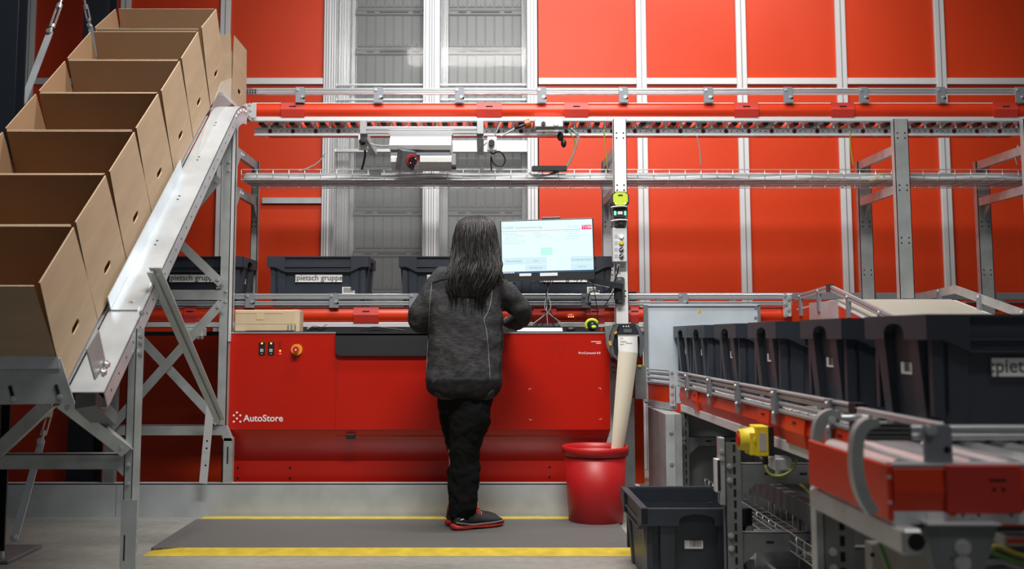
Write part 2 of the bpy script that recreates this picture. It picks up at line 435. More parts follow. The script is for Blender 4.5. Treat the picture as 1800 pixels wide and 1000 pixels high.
for ci, (pc, side) in enumerate(((690, 'left'), (853, 'right'))):
    for k in range(-2, 7):
        o = sb if first else copy_tree(sb); first = False
        o.location = (XX(pc, 8.6, 300), 8.6, ZB + k * 0.338)
        lab = 'dark grey stacked storage bin in the %s bay column, %s in view from the bottom' % (side, ordn[k + 2])
        o['label'] = lab
for i, (a, c, z0, z1, y) in enumerate(((589, 743, 0.2, 4.2, 8.36), (773, 927, 0.2, 4.2, 8.36))):
    m = MB(); m.box(XX(a, WY, 300), XX(c, WY, 300), y, y + 0.006, z0, z1); struct(m.build('window_%d' % (i + 1), 'glass'))
def thin_rail(py):
    for a, c in ((589, 743), (773, 927)):
        trim(lambda m: m.box(XX(a, 8.45, py), XX(c, 8.45, py), 8.45, 8.47, ZZ(py + 2, 8.45), ZZ(py - 1, 8.45)), 'alu_dull')
thin_rail(148); thin_rail(174)

# dark steel building columns at far left, with their cross-tie rods
def ibeam(px0, px1, Y, label, z1=4.4, plate=True, dp=0.16):
    x0, x1 = XX(px0, Y, 600), XX(px1, Y, 600)
    t = thing('steel_column', ((x0 + x1) / 2, Y, 0), label, 'column')
    m = MB(); m.box(x0, x1, Y, Y + 0.012, 0.01, z1); m.box(x0, x1, Y + dp, Y + dp + 0.012, 0.01, z1); m.box((x0 + x1) / 2 - 0.005, (x0 + x1) / 2 + 0.005, Y + 0.01, Y + dp + 0.005, 0.01, z1)
    m.build('shaft', 'dark_column', t)
    if plate:
        p = MB(); p.box(x0 - 0.08, x1 + 0.11, Y - 0.1, Y + 0.27, 0, 0.018, 0.003)
        for bx in (x1 + 0.06, x0 - 0.04):
            p.mt('bolt').cyl((bx, Y - 0.05, 0.018), (bx, Y - 0.05, 0.05), 0.012, 6)
        p.build('base_plate', 'galv_dull', t)
    return t
ibeam(-80, 6, 4.98, 'dark steel column at the left edge with floor base plate', dp=0.10)
ibeam(125, 170, 7.3, 'dark blue steel column behind the cardboard boxes', plate=False)
def tie(pts, label, Y):
    P = [W(a, c, y) for a, c, y in pts]
    t = thing('tie_rod', P[0], label, 'tie rod', 'cross tie rods with turnbuckles')
    m = MB(); m.bar(P[0], P[1], 0.034, 0.007, up=(0, 1, 0)); m.mt('bolt').bolt(P[0] + Vector((0, -0.006, 0)), (0, -1, 0), 0.012, 0.02); m.bolt(P[1] + Vector((0, -0.006, 0)), (0, -1, 0), 0.012, 0.02)
    m.build('flat_bar', 'galv_sheet', t)
    m = MB(); d = (P[2] - P[1]).normalized(); s = d.cross(Vector((0, 1, 0))).normalized() * 0.011
    a, c = P[1], P[2]
    m.cyl(a, a + d * 0.05, 0.008); m.bar(a + d * 0.04 + s, c - d * 0.02 + s, 0.007, 0.01); m.bar(a + d * 0.04 - s, c - d * 0.02 - s, 0.007, 0.01)
    m.cyl(a + d * 0.03, a + d * 0.05, 0.016); m.cyl(c - d * 0.03, c, 0.016); m.cyl(c - d * 0.03, c + d * 0.5, 0.007)
    m.build('turnbuckle', 'bolt', t)
tie([(40, 182, 5.3), (88, 56, 5.5), (105, 8, 5.6)], 'bright tie rod with turnbuckle running up from the left edge column', 5.3)
tie([(26, 945, 4.93), (73, 775, 5.15), (88, 722, 5.2)], 'tie rod with turnbuckle rising from the foot of the left edge column', 4.9)
tie([(172, 100, 7.0), (158, 45, 6.95), (150, 8, 6.9)], 'short tie rod with turnbuckle hanging behind the upper boxes', 6.9)

# ------------------------------------------------------------------ curb, mat
m = MB(); y0 = 6.13; zc = ZZ(850, y0)
m.box(-4.2, XX(988, y0, 850) + 0.3, y0, y0 + 0.006, 0, zc); m.box(-4.2, XX(988, y0, 850) + 0.3, y0, y0 + 0.06, zc - 0.006, zc + 0.002)
for sx in (-2.1, -0.15): m.mt('steel_grey').box(sx, sx + 0.003, y0 - 0.001, y0, 0, zc); m.cur = None
m.build('floor_guard', 'galv_sheet', label='long low galvanised kick plate along the floor below the red workstation', cat='kick plate')
m = MB(); m.box(0.86, 0.885, 5.42, 6.12, 0.0, zc, 0.002); m.box(0.82, 0.885, 5.41, 5.42, 0, zc - 0.01)
m.build('floor_guard', 'galv_sheet', label='short galvanised kick plate between red waste bin and black crate', cat='kick plate')
mx0, mx1, my0, my1 = -1.6, 0.737, 5.06, 6.075
t = thing('floor_mat', (0, 5.4, 0), 'grey chequered rubber standing mat edged with yellow stripes', 'mat')
m = MB(); m.box(mx0, mx1, my0 + 0.13, my1 - 0.085, 0, 0.014); m.build('surface', 'mat_rubber', t)
m = MB(); m.add([(mx0, my0, 0.001), (mx1, my0, 0.001), (mx1, my0 + 0.13, 0.015), (mx0 + 0.14, my0 + 0.13, 0.015), (mx0, my0 + 0.13, 0.0), (mx1, my0 + 0.13, 0)], [(0, 1, 2, 3), (0, 3, 4), (1, 5, 2), (3, 2, 5, 4)])
m.build('edge_strip', 'yellow_stripe', t)
m = MB(); m.box(mx0 + 0.02, mx1, my1 - 0.085, my1, 0, 0.0145, 0.003); m.build('edge_strip', 'yellow_stripe', t)

# ------------------------------------------------------------------ conveyors along the wall
def holes(m, cx, y, cz, n, dx, dz, r=0.006):
    m.mt('hole')
    for i in range(n): m.disc((cx + i * dx, y, cz + i * dz), (0, -1, 0), r, 8)
    m.cur = None
YF, YB = 6.6, 7.16
def x_conveyor(name, label, X0, X1, red_t, red_b, fl_b, rails, br_px, joints, r_pitch, py_mid, cat='conveyor', cls='bracket', left_cap=None):
    t = thing(name, (X0, YF, ZZ(red_b, YF)), label, cat)
    zt, zb, zf = ZZ(red_t, YF), ZZ(red_b, YF), ZZ(fl_b, YF)
    m = MB(); r = 0.012
    prof = [(YF + 0.03, zt)] + [(YF + 0.004 - 0.018 * math.sin(math.pi * q / 8), zt + (zb - zt) * q / 8) for q in range(9)] + [(YF + 0.03, zb)]
    m.prism(prof, 'x', X0, X1, True); m.mt('white').box(X0, X1, YF - 0.002, YF + 0.035, zt, zt + 0.005)
    m.build('side_panel', 'conv_red', t)
    m = MB(); m.box(X0, X1, YF - 0.006, YF + 0.04, zf, zb - 0.0015, 0.002); m.build('flange', 'zinc_white', t)
    m = MB(); m.box(X0, X1, YB - 0.03, YB, zb, zt); m.box(X0, X1, YB - 0.04, YB + 0.006, zf, zb); m.build('rear_panel', 'conv_red', t)
    ro = MB(); k = 0; x = X0 + 0.06
    ro.cyl((0, YF + 0.032, 0), (0, YB - 0.032, 0), 0.024, 14)
    p0 = ro.build('roller', 'alu', t)
    first_r = True
    while x < X1 - 0.04 and k < 98:
        o = p0 if first_r else p0.copy()
        if not first_r: COL.objects.link(o)
        o.parent = t; first_r = False
        o.location = Vector((x, 0, zt - 0.03))
        x += r_pitch; k += 1
    for (ra, rb) in rails:
        m = MB(); za, zb2 = ZZ(rb, YF), ZZ(ra, YF)
        m.box(X0, X1, YF - 0.022, YF + 0.012, za, zb2, 0.003); m.mt('steel_grey').box(X0, X1, YF - 0.0232, YF - 0.022, (za + zb2) / 2 - 0.0015, (za + zb2) / 2 + 0.0015)
        m.build('guard_rail', 'alu', t)
    rt = min(a for a, _ in rails); rbm = max(c for _, c in rails)
    for px in br_px:
        xa, xb = XX(px - 8, YF, py_mid), XX(px + 8, YF, py_mid); z0, z1 = ZZ(red_t, YF), ZZ(rt - 1, YF)
        m = MB(); m.prism([(xa, z0), (xb, z0), (xb, z1 - 0.008), (xb - 0.008, z1), (xa, z1)], 'y', YF - 0.034, YF - 0.024)
        m.mt('hole').disc((xb - 0.012, YF - 0.0345, z0 + 0.028), (0, -1, 0), 0.008); m.box(xb - 0.012, xb + 0.0005, YF - 0.0345, YF - 0.034, z0 + 0.022, z0 + 0.034)
        m.mt('bolt').bolt((xa + 0.012, YF - 0.034, z1 - 0.018), (0, -1, 0), 0.007, 0.007)
        if len(rails) > 1: m.bolt((xb - 0.018, YF - 0.034, z0 + 0.035), (0, -1, 0), 0.007, 0.007)
        m.build('bracket', 'steel_grey', t)
    for (ja, jb) in joints:
        xa, xb = XX(ja, YF, py_mid), XX(jb, YF, py_mid)
        m = MB(); m.prism([(YF + 0.03, zt + 0.009), (YF - 0.012, zt + 0.004), (YF - 0.024, (zt + zb) / 2), (YF - 0.012, zb - 0.005), (YF + 0.02, zb - 0.005)], 'x', xa, xb)
        xm = (xa + xb) / 2; m.mt('hole').box(xm - 0.022, xm + 0.022, YF - 0.0225, YF - 0.018, zt - 0.024, zt - 0.019)
        for dx in (-0.012, 0.012):
            for fz in (0.45, 0.7): m.disc((xm + dx, YF - 0.0235 + abs(fz - .5) * .02, zt + (zb - zt) * fz), (0, -1, 0), 0.0035)
        m.build('joint_cover', 'cover_red', t)
    return t
ux0, ux1 = XX(443, YF, 190), XX(1850, YF, 190)
up = x_conveyor('upper_conveyor', 'long upper roller conveyor with red side panels spanning above the workstation', ux0, ux1, 182, 205, 213,
    [(156, 160.5), (161, 166.5)], [529, 666, 808, 952, 1095, 1244, 1384, 1516, 1652, 1790],
    [(495, 536), (838, 882), (992, 1034), (1290, 1332), (1460, 1500), (1745, 1787)], 0.078, 190)
# drive channel and chain hangers under the upper conveyor
m = MB(); yc = 6.69; z0, z1 = ZZ(239, yc), ZZ(224.5, yc)
m.box(ux0, ux1, yc, yc + 0.004, z0, z1); m.box(ux0, ux1, yc - 0.02, yc, z0, z0 + 0.004)
x = ux0 + 0.1
while x < ux1:
    m.mt('dark_red').disc((x, yc - 0.001, (z0 + z1) / 2 + 0.004), (0, -1, 0), 0.014, 14)
    m.mt('hole')
    for i in (1, 2, 3): m.disc((x + 0.037 * i - 0.002, yc - 0.001, (z0 + z1) / 2 + 0.004), (0, -1, 0), 0.0045, 6)
    m.cur = None; x += 0.147
m.build('drive_channel', 'zinc_white', up)
m = MB(); x = ux0 + 0.05; k = 0
while x < ux1:
    m.mt('plastic_dark').cyl((x, 6.65, ZZ(217, 6.66)), (x, 6.78, ZZ(217, 6.66)), 0.018, 12)
    m.mt('bolt').cyl((x + 0.049, 6.665, ZZ(225, 6.66)), (x + 0.049, 6.665, ZZ(213, 6.66)), 0.013, 8, r2=0.005)
    x += 0.098; k += 1
m.build('belt_drive', 'plastic_dark', up, kind='stuff')
for px in (482, 1128, 1225, 1345, 1430, 1470, 1560, 1650, 1760):
    a, c = W(px - 22, 238, 6.85), W(px + 14, 213, 6.64)
    m = MB(); m.bar(a, c, 0.03, 0.022); m.build('strut', 'galv', up)
lx0, lx1 = XX(150, YF, 550), XX(1392, YF, 550)
low = x_conveyor('lower_conveyor', 'lower roller conveyor with red side panels carrying black crates behind the worktop', lx0, lx1, 541, 566, 575,
    [(516.5, 520.8), (521.6, 526), (529.5, 533.2), (534, 537.5)], [441, 588, 728, 880, 1030, 1200],
    [(325, 345), (622, 666), (937, 978), (1030, 1062), (1108, 1122)], 0.078, 550)
m = MB(); m.box(lx0, lx1, 6.7, 7.1, ZZ(590, 6.7), ZZ(583, 6.7)); m.build('drive_channel', 'plastic_dark', low)
m = MB(); yg = YB + 0.03; m.box(XX(1108, yg, 520), XX(1830, yg, 520), yg, yg + 0.03, ZZ(527, yg), ZZ(514.5, yg), 0.003)
for px in (1160, 1288, 1610, 1760): m.box(XX(px - 6, yg, 530), XX(px + 6, yg, 530), yg + 0.002, yg + 0.02, ZZ(532, yg), ZZ(526, yg))
m.build('side_rail', 'steel_grey', label='straight grey side rail running along behind the far lower conveyor', cat='side rail')
m = MB(); m.box(XX(1104, yg - .01, 520), XX(1118, yg - .01, 520), yg - 0.03, yg, ZZ(536, yg), ZZ(512, yg))
for i in range(5): m.mt('hole').box(XX(1104, yg, 520) + 0.003, XX(1117.5, yg, 520), yg - 0.031, yg - 0.03, ZZ(516 + i * 4.6, yg), ZZ(513.5 + i * 4.6, yg))
m.build('rail_end_cap', 'plastic_grey', label='small slotted grey end cap on the side rail beside the lit post', cat='end cap')
# lower conveyor beyond the zinc panel, far right
m = MB(); m.box(XX(1692, 7.3, 530), XX(1830, 7.3, 530), 7.25, 7.29, ZZ(548, 7.3), ZZ(533, 7.3)); m.mt('zinc_white').box(XX(1692, 7.3, 530), XX(1830, 7.3, 530), 7.24, 7.3, ZZ(533, 7.3), ZZ(530, 7.3))
m.build('conveyor_section', 'conv_red', label='thin red conveyor edge seen behind the grey belt at far right', cat='conveyor')

# ------------------------------------------------------------------ conveyor posts
def perf_post(x0, x1, yf, z0, z1, parent, name='post', material='galv', depth=0.05, hpx=None, lips=True):
    m = MB(); m.box(x0, x1, yf, yf + 0.004, z0, z1); m.box(x0, x0 + 0.004, yf, yf + depth, z0, z1); m.box(x1 - 0.004, x1, yf, yf + depth, z0, z1)
    xm, hw = (x0 + x1) / 2, (x1 - x0) * 0.26; m.mt('hole'); z = z1 - 0.09; k = 0
    while z > z0 + 0.05:
        for sx in (-hw, hw):
            for dz in (0, 0.032): m.disc((xm + sx, yf - 0.0006, z - dz), (0, -1, 0), 0.0055, 8)
        z -= 0.33; k += 1
    return m.build(name, material, parent)
def support(label, x0, x1, name='conveyor_support', z1=None, material='galv', rear=(None, None), z0=0.0, beams=True, zr0=0.0):
    z1 = z1 if z1 is not None else ZZ(214, YF)
    t = thing(name, ((x0 + x1) / 2, YF, z0), label, 'support frame')
    perf_post(x0, x1, YF - 0.09, z0, z1, t, material=material)
    yr = YB + 0.008
    rx0, rx1 = rear if rear[0] is not None else (x0, x1)
    perf_post(rx0, rx1, yr, zr0, z1 - 0.16, t, material='galv' if material != 'white' else 'zinc_white')
    if beams:
        for pz in (z1 - 0.19, ZZ(335, YF)):
            m = MB(); xm = x0 + 0.02; m.bar((xm, YF - 0.045, pz), (xm, yr, pz), 0.03, 0.055)
            m.prism([(YF - 0.04, pz - 0.03), (YF - 0.04, pz - 0.12), (YF + 0.06, pz - 0.03)], 'x', xm + 0.016, xm + 0.02)
            m.prism([(yr, pz - 0.03), (yr, pz - 0.12), (yr - 0.1, pz - 0.03)], 'x', xm + 0.016, xm + 0.02)
            m.mt('bolt')
            for q in (0.1, 0.16): m.bolt((xm + 0.015, YF + q, pz), (1, 0, 0), 0.008)
            m.build('cross_beam', 'galv', t)
    return t
support('galvanised conveyor support at the top of the box chute', XX(405.5, YF, 400), XX(418, YF, 400))
support('brightly lit white perforated conveyor support carrying monitor arm and controls', XX(1077, YF, 400), XX(1100, YF, 400), material='white', z0=ZZ(572, YF))
support('galvanised conveyor support on the right, in front of the red panels', XX(1566, YF, 350), XX(1591, YF, 350), z0=1.26, zr0=1.26)
support('galvanised conveyor support at the far right edge of the photograph', XX(1793, YF, 350), XX(1818, YF, 350))
# ------------------------------------------------------------------ cable tray
t = thing('cable_tray', (0, 6.7, ZZ(316, 6.7)), 'long galvanised wire cable tray full of grey cables beneath the upper conveyor', 'cable tray')
tx0, tx1 = XX(424, 6.7, 310), XX(1840, 6.7, 310); za, zb_ = ZZ(298, 6.7), ZZ(316, 6.7)
m = MB()
for y in (6.7, 7.08):
    for z in (za, (za + zb_) / 2, zb_): m.cyl((tx0, y, z), (tx1, y, z), 0.0032, 6)
for y in (6.8, 6.9, 7.0): m.cyl((tx0, y, zb_), (tx1, y, zb_), 0.003, 6)
x = tx0
while x < tx1:
    m.tube([(x, 6.7, za), (x, 6.7, zb_), (x, 7.08, zb_), (x, 7.08, za)], 0.0028, 5); x += 0.102
m.build('wire_basket', 'bolt', t, kind='stuff')
m = MB(); m.box(tx0, tx1, 6.99, 6.995, zb_ + 0.004, za); m.box(tx0, tx1, 6.73, 6.995, zb_ + 0.004, zb_ + 0.006); m.box(tx0, tx1, 6.80, 6.86, zb_ + 0.006, za - 0.004, 0.008); m.build('liner', 'galv_sheet', t)
for i in range(6):
    m = MB(); y = 6.75 + 0.035 * i; pts = []
    for k in range(60):
        u = k / 59; pts.append((tx0 + (tx1 - tx0) * u, y + 0.008 * math.sin(u * 40 + i * 2), zb_ + 0.014 + 0.006 * math.sin(u * 55 + i) + 0.01 * (i % 2)))
    m.tube(pts, 0.010 + 0.003 * (i % 2), 6); m.build('cable', ['cable_grey', 'plastic_light', 'cable_grey', 'cable_black', 'cable_grey', 'cable_green'][i], t)
m = MB(); m.box(XX(650, 6.69, 304), XX(670, 6.69, 304), 6.688, 6.694, ZZ(308, 6.69), ZZ(299, 6.69)); m.build('marker_plate', 'plastic_grey', t)

# ================================================================== BLACK CRATES
def make_tote(texted=True):
    t = thing('black_crate', (0, 0, 0), 'x', 'crate')
    L, Wd, H = 0.65, 0.45, 0.33; zr = 0.262
    def ring(k): return [(-L / 2 + k[0], -Wd / 2 + k[1], k[2]), (L / 2 - k[0], -Wd / 2 + k[1], k[2]), (L / 2 - k[0], Wd / 2 - k[1], k[2]), (-L / 2 + k[0], Wd / 2 - k[1], k[2])]
    m = MB(); ks = [(0.052, 0.045, 0.0), (0.030, 0.026, zr + 0.01), (0.030, 0.026, H - 0.004), (0.036, 0.032, H - 0.004), (0.036, 0.032, zr), (0.058, 0.051, 0.006)]
    vs = []
    for k in ks: vs += ring(k)
    fs = [(i * 4 + j, i * 4 + (j + 1) % 4, (i + 1) * 4 + (j + 1) % 4, (i + 1) * 4 + j) for i in range(len(ks) - 1) for j in range(4)]
    m.add(vs, fs + [(3, 2, 1, 0), (20, 21, 22, 23)])
    for sy in (-1, 1):                                  # vertical ribs on the long sides
        for x in (-0.235, 0.235):
            y0 = sy * (Wd / 2 - 0.045); y1 = sy * (Wd / 2 - 0.024)
            m.add([(x - 0.03, y0, 0), (x + 0.03, y0, 0), (x + 0.03, y1, zr), (x - 0.03, y1, zr), (x - 0.022, y0 - sy * -0.008, 0.0), (x + 0.022, y0 + sy * 0.008, 0), (x + 0.026, y1 + sy * 0.008, zr), (x - 0.026, y1 + sy * 0.008, zr)],
                  [(4, 5, 6, 7), (0, 4, 7, 3), (1, 2, 6, 5), (0, 1, 5, 4)])
    for sx in (-1, 1):                                  # two pillars either side of the end channel
        for y in (-0.118, 0.118):
            a, c = sx * (L / 2 - 0.056), sx * (L / 2 - 0.03)
            o1, o2 = sx * (L / 2 - 0.030), sx * (L / 2 - 0.006)
            m.add([(a, y - 0.028, 0), (a, y + 0.028, 0), (c, y + 0.034, zr + 0.01), (c, y - 0.034, zr + 0.01), (o1, y - 0.026, 0), (o1, y + 0.026, 0), (o2, y + 0.03, zr + 0.01), (o2, y - 0.03, zr + 0.01)],
                  [(4, 5, 6, 7), (0, 3, 7, 4), (1, 5, 6, 2), (0, 4, 5, 1)])
        for y in (-0.19, 0.19):
            m.box(min(sx * (L / 2 - 0.05), sx * (L / 2 - 0.022)), max(sx * (L / 2 - 0.05), sx * (L / 2 - 0.022)), y - 0.012, y + 0.012, 0.06, zr)
    m.build('body', 'tote', t)
    m = MB(); th = 0.026
    for sy in (-1, 1):                                  # long rim with recessed middle panel and shoulders
        yo, yi = sy * Wd / 2, sy * (Wd / 2 - th)
        pl = [(-L / 2, zr + 0.006), (-L / 2 + 0.008, zr), (-L / 2 + 0.045, zr), (-L / 2 + 0.075, zr - 0.012), (-L / 2 + 0.1, 0.236), (-L / 2 + 0.115, 0.232), (-L / 2 + 0.115, H), (-L / 2, H)]
        m.prism(pl, 'y', min(yo, yi), max(yo, yi)); m.prism([(-u, v) for u, v in pl][::-1], 'y', min(yo, yi), max(yo, yi))
        a, c = sorted((sy * (Wd / 2 - 0.012), yi)); m.box(-L / 2 + 0.115, L / 2 - 0.115, a, c, 0.232, H - 0.004)
        a, c = sorted((yo, yi)); m.box(-L / 2 + 0.115, L / 2 - 0.115, a, c, H - 0.008, H)
        a, c = sorted((sy * (Wd / 2 - 0.002), yi)); m.mt('tote_bright').box(-L / 2 + 0.115, L / 2 - 0.115, a, c, 0.262, 0.265); m.box(-L / 2 + 0.115, L / 2 - 0.115, a, c, 0.230, 0.233); m.cur = None
    for sx in (-1, 1):                                  # short rim with arched hand notch
        xo, xi = sorted((sx * L / 2, sx * (L / 2 - th)))
        arch = [(0.072 * math.cos(R(a)), zr + 0.022 + 0.024 * math.sin(R(a))) for a in range(0, 181, 20)]
        pl = [(-Wd / 2 + 0.001, zr), (-0.072, zr)] + arch[::-1] + [(0.072, zr), (Wd / 2 - 0.001, zr), (Wd / 2 - 0.001, H), (-Wd / 2 + 0.001, H)]
        m.prism(pl, 'x', xo, xi)
    m.build('rim', 'tote', t)
    p = MB(); p.box(-0.145, 0.155, -Wd / 2 + 0.022, -Wd / 2 + 0.029, 0.166, 0.214); lb = p.build('label_plate', 'paper', t)
    if texted:
        text(':pietsch gruppe', 'lettering', 'plastic_grey', lb, (0.005, -Wd / 2 + 0.0215, 0.192), 0.050, align='CENTER', bold=0.0006)
    p = MB(); p.box(0.155, 0.235, -Wd / 2 + 0.028, -Wd / 2 + 0.036, 0.09, 0.135)
    bc = p.build('barcode_label', 'paper', t)
    q = MB(); random.seed(3); x = 0.163
    while x < 0.227:
        wdt = random.choice((0.0012, 0.002, 0.003)); q.box(x, x + wdt, -Wd / 2 + 0.0275, -Wd / 2 + 0.0285, 0.098, 0.13); x += wdt + random.choice((0.0014, 0.002))
    q.build('barcode', 'black', bc)
    for sx in (-1, 1):
        p = MB(); p.box(*sorted((sx * (L / 2 - 0.045), sx * (L / 2 - 0.036))), -0.03, 0.045, 0.165, 0.215); el = p.build('end_label', 'paper', t)
    for sx in (-1, 1):
        q = MB(); random.seed(5); y = -0.022
        while y < 0.022: q.box(*sorted((sx * (L / 2 - 0.0362), sx * (L / 2 - 0.0355))), y, y + 0.002, 0.172, 0.208); y += random.choice((0.0035, 0.005))
        q.build('end_barcode', 'black', t)
    return t
tote = make_tote()
used = [False]
def place_tote(x, y, z, rz, label, group=None, tilt=0):
    o = tote if not used[0] else copy_tree(tote); used[0] = True
    o.location = (x, y, z); o.rotation_euler = (0, R(tilt), R(rz)); o['label'] = label
    if group: o['group'] = group
    elif 'group' in o: del o['group']
    return o
ZLOW = ZZ(541, YF) + 0.002
for pc, lab in ((343, 'black crate with white label standing behind the diagonal struts of the chute frame'),
                (562, 'black crate with full white label to the left of the person'),
                (791, 'black crate half hidden behind the person\'s left shoulder'),
                (988, 'black crate behind the monitor, end of its label showing')):
    place_tote(XX(pc, 6.8, 480), 6.935, ZLOW, 0, lab, 'black crates on the lower conveyor')
rows = [2.781, 3.442, 4.215, 4.888, 5.58, 6.04]
zrow = [0.757, 0.757, 0.757, 0.757, 0.757, 0.757]
names = ['largest and nearest black crate in the conveyor row', 'second black crate from the front of the conveyor row', 'third black crate from the front of the conveyor row',
         'fourth black crate from the front of the conveyor row', 'fifth black crate from the front, second from the zinc panel', 'farthest black crate in the row, against the zinc panel']
for yv, nm in zip(rows, names):
    o = place_tote(1.165 + 0.325, yv + 0.225, 0.757, 0, nm, 'black crates queued on the right-hand conveyor')
    o.rotation_euler = (0, 0, 0)
place_tote(0.64 + 0.225, 4.36 + 0.325, 0.001, 90, 'open empty black crate standing on the floor under the conveyor', None)

# ================================================================== RED WORKSTATION
WF = 6.2
wx0, wx1 = XX(395, WF), XX(1070, WF)
z_top, z_k1, z_k2 = ZZ(586, WF), ZZ(755, WF), ZZ(810, WF + 0.11)
port = thing('workstation', ((wx0 + wx1) / 2, WF, 0), 'wide bright red picking workstation with black pad and white lettering', 'workstation')
def taper(m, secs, x0, x1, ins):
    vs = []
    for (y, z), i in zip(secs, ins): vs += [(x0 + i, y, z), (x1 - i, y, z)]
    yb = 6.46
    for (y, z), i in zip(secs, ins): vs += [(x0 + i, yb, z), (x1 - i, yb, z)]
    n = len(secs); fs = []
    for k in range(n - 1):
        a = 2 * k; fs.append((a, a + 1, a + 3, a + 2)); b_ = 2 * n
        fs.append((b_ + a + 1, b_ + a, b_ + a + 2, b_ + a + 3)); fs.append((a, a + 2, b_ + a + 2, b_ + a)); fs.append((a + 1, b_ + a + 1, b_ + a + 3, a + 3))
    fs.append((0, 2 * n, 2 * n + 1, 1)); fs.append((2 * n - 2, 2 * n - 1, 4 * n - 1, 4 * n - 2))
    m.add(vs, fs)
m = MB(); taper(m, [(WF, z_top), (WF, z_k1), (WF + 0.11, z_k2), (WF + 0.11, 0.04)], wx0, wx1, [0, 0, 0.045, 0.05])
sh = m.build('housing', 'port_red', port)
m = MB(); seams = [(593, z_k1 + 0.0, z_top), (870, z_k1, z_top)]
for px, a, c in seams: m.box(XX(px, WF) - 0.001, XX(px, WF) + 0.001, WF - 0.0008, WF, a, c)
m.box(XX(593, WF), wx1, WF + 0.018, WF + 0.02, ZZ(766, WF + .03) - 0.002, ZZ(766, WF + .03)); m.box(wx0, wx1, WF - 0.0006, WF, z_k1 - 0.001, z_k1)
for px, py in ((418, 822), (418, 840), (510, 822), (510, 840), (966, 821), (966, 838)):
    m.mt('hole').disc(W(px, py, WF + 0.1075), (0, -1, 0), 0.007, 10)
m.build('panel_seams', 'dark_red', port)
m = MB(); m.box(wx0, wx1, WF - 0.004, WF + 0.02, z_top, z_top + 0.008); m.box(wx0, wx1, WF + 0.02, 6.46, z_top, z_top + 0.004)
m.build('worktop_edge', 'alu_dull', port)
m = MB(); m.box(wx0 + 0.12, wx1 - 0.02, WF + 0.03, 6.44, z_top + 0.004, z_top + 0.012); m.box(XX(528, 6.42, 580), wx1 - 0.03, 6.42, 6.45, z_top + 0.004, ZZ(576, 6.44)); m.build('worktop', 'plastic_dark', port)
m = MB(); px0, px1 = XX(592, WF), XX(872, WF); z0, z1 = ZZ(625, WF), ZZ(586.5, WF)
m.prism(rr(px0, px1, z0, z1, 0.03, (1, 1, 0, 0)), 'y', WF - 0.022, WF - 0.0005); m.prism(rr(px0, px1, z1 - 0.01, z1 + 0.01, 0.005), 'y', WF - 0.022, WF + 0.06); m.build('arm_pad', 'pad', port)
for pa in (457.5, 473.5):
    m = MB(); m.box(XX(pa, WF), XX(pa + 11, WF), WF - 0.006, WF, ZZ(623.5, WF), ZZ(601, WF), 0.002)
    sw = m.build('switch_plate', 'black', port)
    m = MB(); xm = XX(pa + 5.5, WF); m.cyl((xm, WF - 0.005, ZZ(603.5, WF)), (xm, WF - 0.008, ZZ(603.5, WF)), 0.005, 10); m.build('indicator', 'amber_led_glint', sw)
    m = MB(); m.box(xm - 0.009, xm + 0.009, WF - 0.01, WF - 0.005, ZZ(618.5, WF), ZZ(613, WF)); m.mt('paper').disc((xm, WF - 0.0075, ZZ(621.5, WF)), (0, -1, 0), 0.003); m.build('button', 'cable_grey', sw)
for py, mt_ in ((601, 'dark_red'), (606, 'dark_red'), (611, 'dark_red'), (616.5, 'amber_led_glint'), (621.5, 'red_led')):
    m = MB(); m.cyl(W(492.5, py, WF), W(492.5, py, WF) - Vector((0, 0.003, 0)), 0.0045, 10); m.build('status_light', mt_, port)
m = MB(); c = W(522, 614.5, WF); m.cyl(c, c - Vector((0, 0.012, 0)), 0.033, 28); es = m.build('emergency_stop', 'orange', port)
m = MB(); m.cyl(c - Vector((0, 0.012, 0)), c - Vector((0, 0.03, 0)), 0.012, 16); m.cyl(c - Vector((0, 0.03, 0)), c - Vector((0, 0.042, 0)), 0.019, 20); m.mt('paper').disc(c - Vector((0, 0.0425, 0)), (0, -1, 0), 0.005); m.build('push_button', 'red_button', es)
m = MB(); a = W(610, 771, WF + 0.03); c2 = W(625, 762, WF + 0.03); m.box(a.x, c2.x, WF - 0.0, WF + 0.05, a.z, c2.z, 0.003); m.build('latch', 'black', port)
m = MB()
for px, py in ((411, 730), (416.5, 725), (422.5, 730), (416.5, 735.5), (411, 741), (422.5, 741)): m.cyl(W(px, py, WF), W(px, py, WF) - Vector((0, 0.0012, 0)), 0.0062, 12)
m.build('logo', 'white', port)
text('AutoStore', 'lettering', 'white', port, W(428, 735.5, WF) - Vector((0, 0.001, 0)), 0.054, bold=0.0009)
text('PortCarousel 4.0', 'lettering', 'white', port, W(1055.5, 620.5, WF) - Vector((0, 0.001, 0)), 0.0185, align='RIGHT', bold=0.0002)
m = MB(); m.box(XX(1038, WF), XX(1055.5, WF), WF - 0.001, WF, ZZ(601, WF), ZZ(599.8, WF)); m.box(XX(1047, WF), XX(1055.5, WF), WF - 0.001, WF, ZZ(604, WF), ZZ(602.8, WF)); m.build('small_print', 'white', port)
m = MB()
for (px, py, sx, sy) in ((932, 683, 1, -1), (1054, 682, -1, -1), (933, 738, 1, 1), (1055, 737, -1, 1)):
    c = W(px, py, WF); m.box(c.x - 0.007, c.x + 0.007, WF - 0.001, WF, c.z - 0.001, c.z + 0.001); m.box(c.x - 0.007 * sx - 0.001, c.x - 0.007 * sx + 0.001, WF - 0.001, WF, c.z - 0.008 * (sy < 0), c.z + 0.008 * (sy > 0))
m.build('corner_marks', 'paper', port)
m = MB()
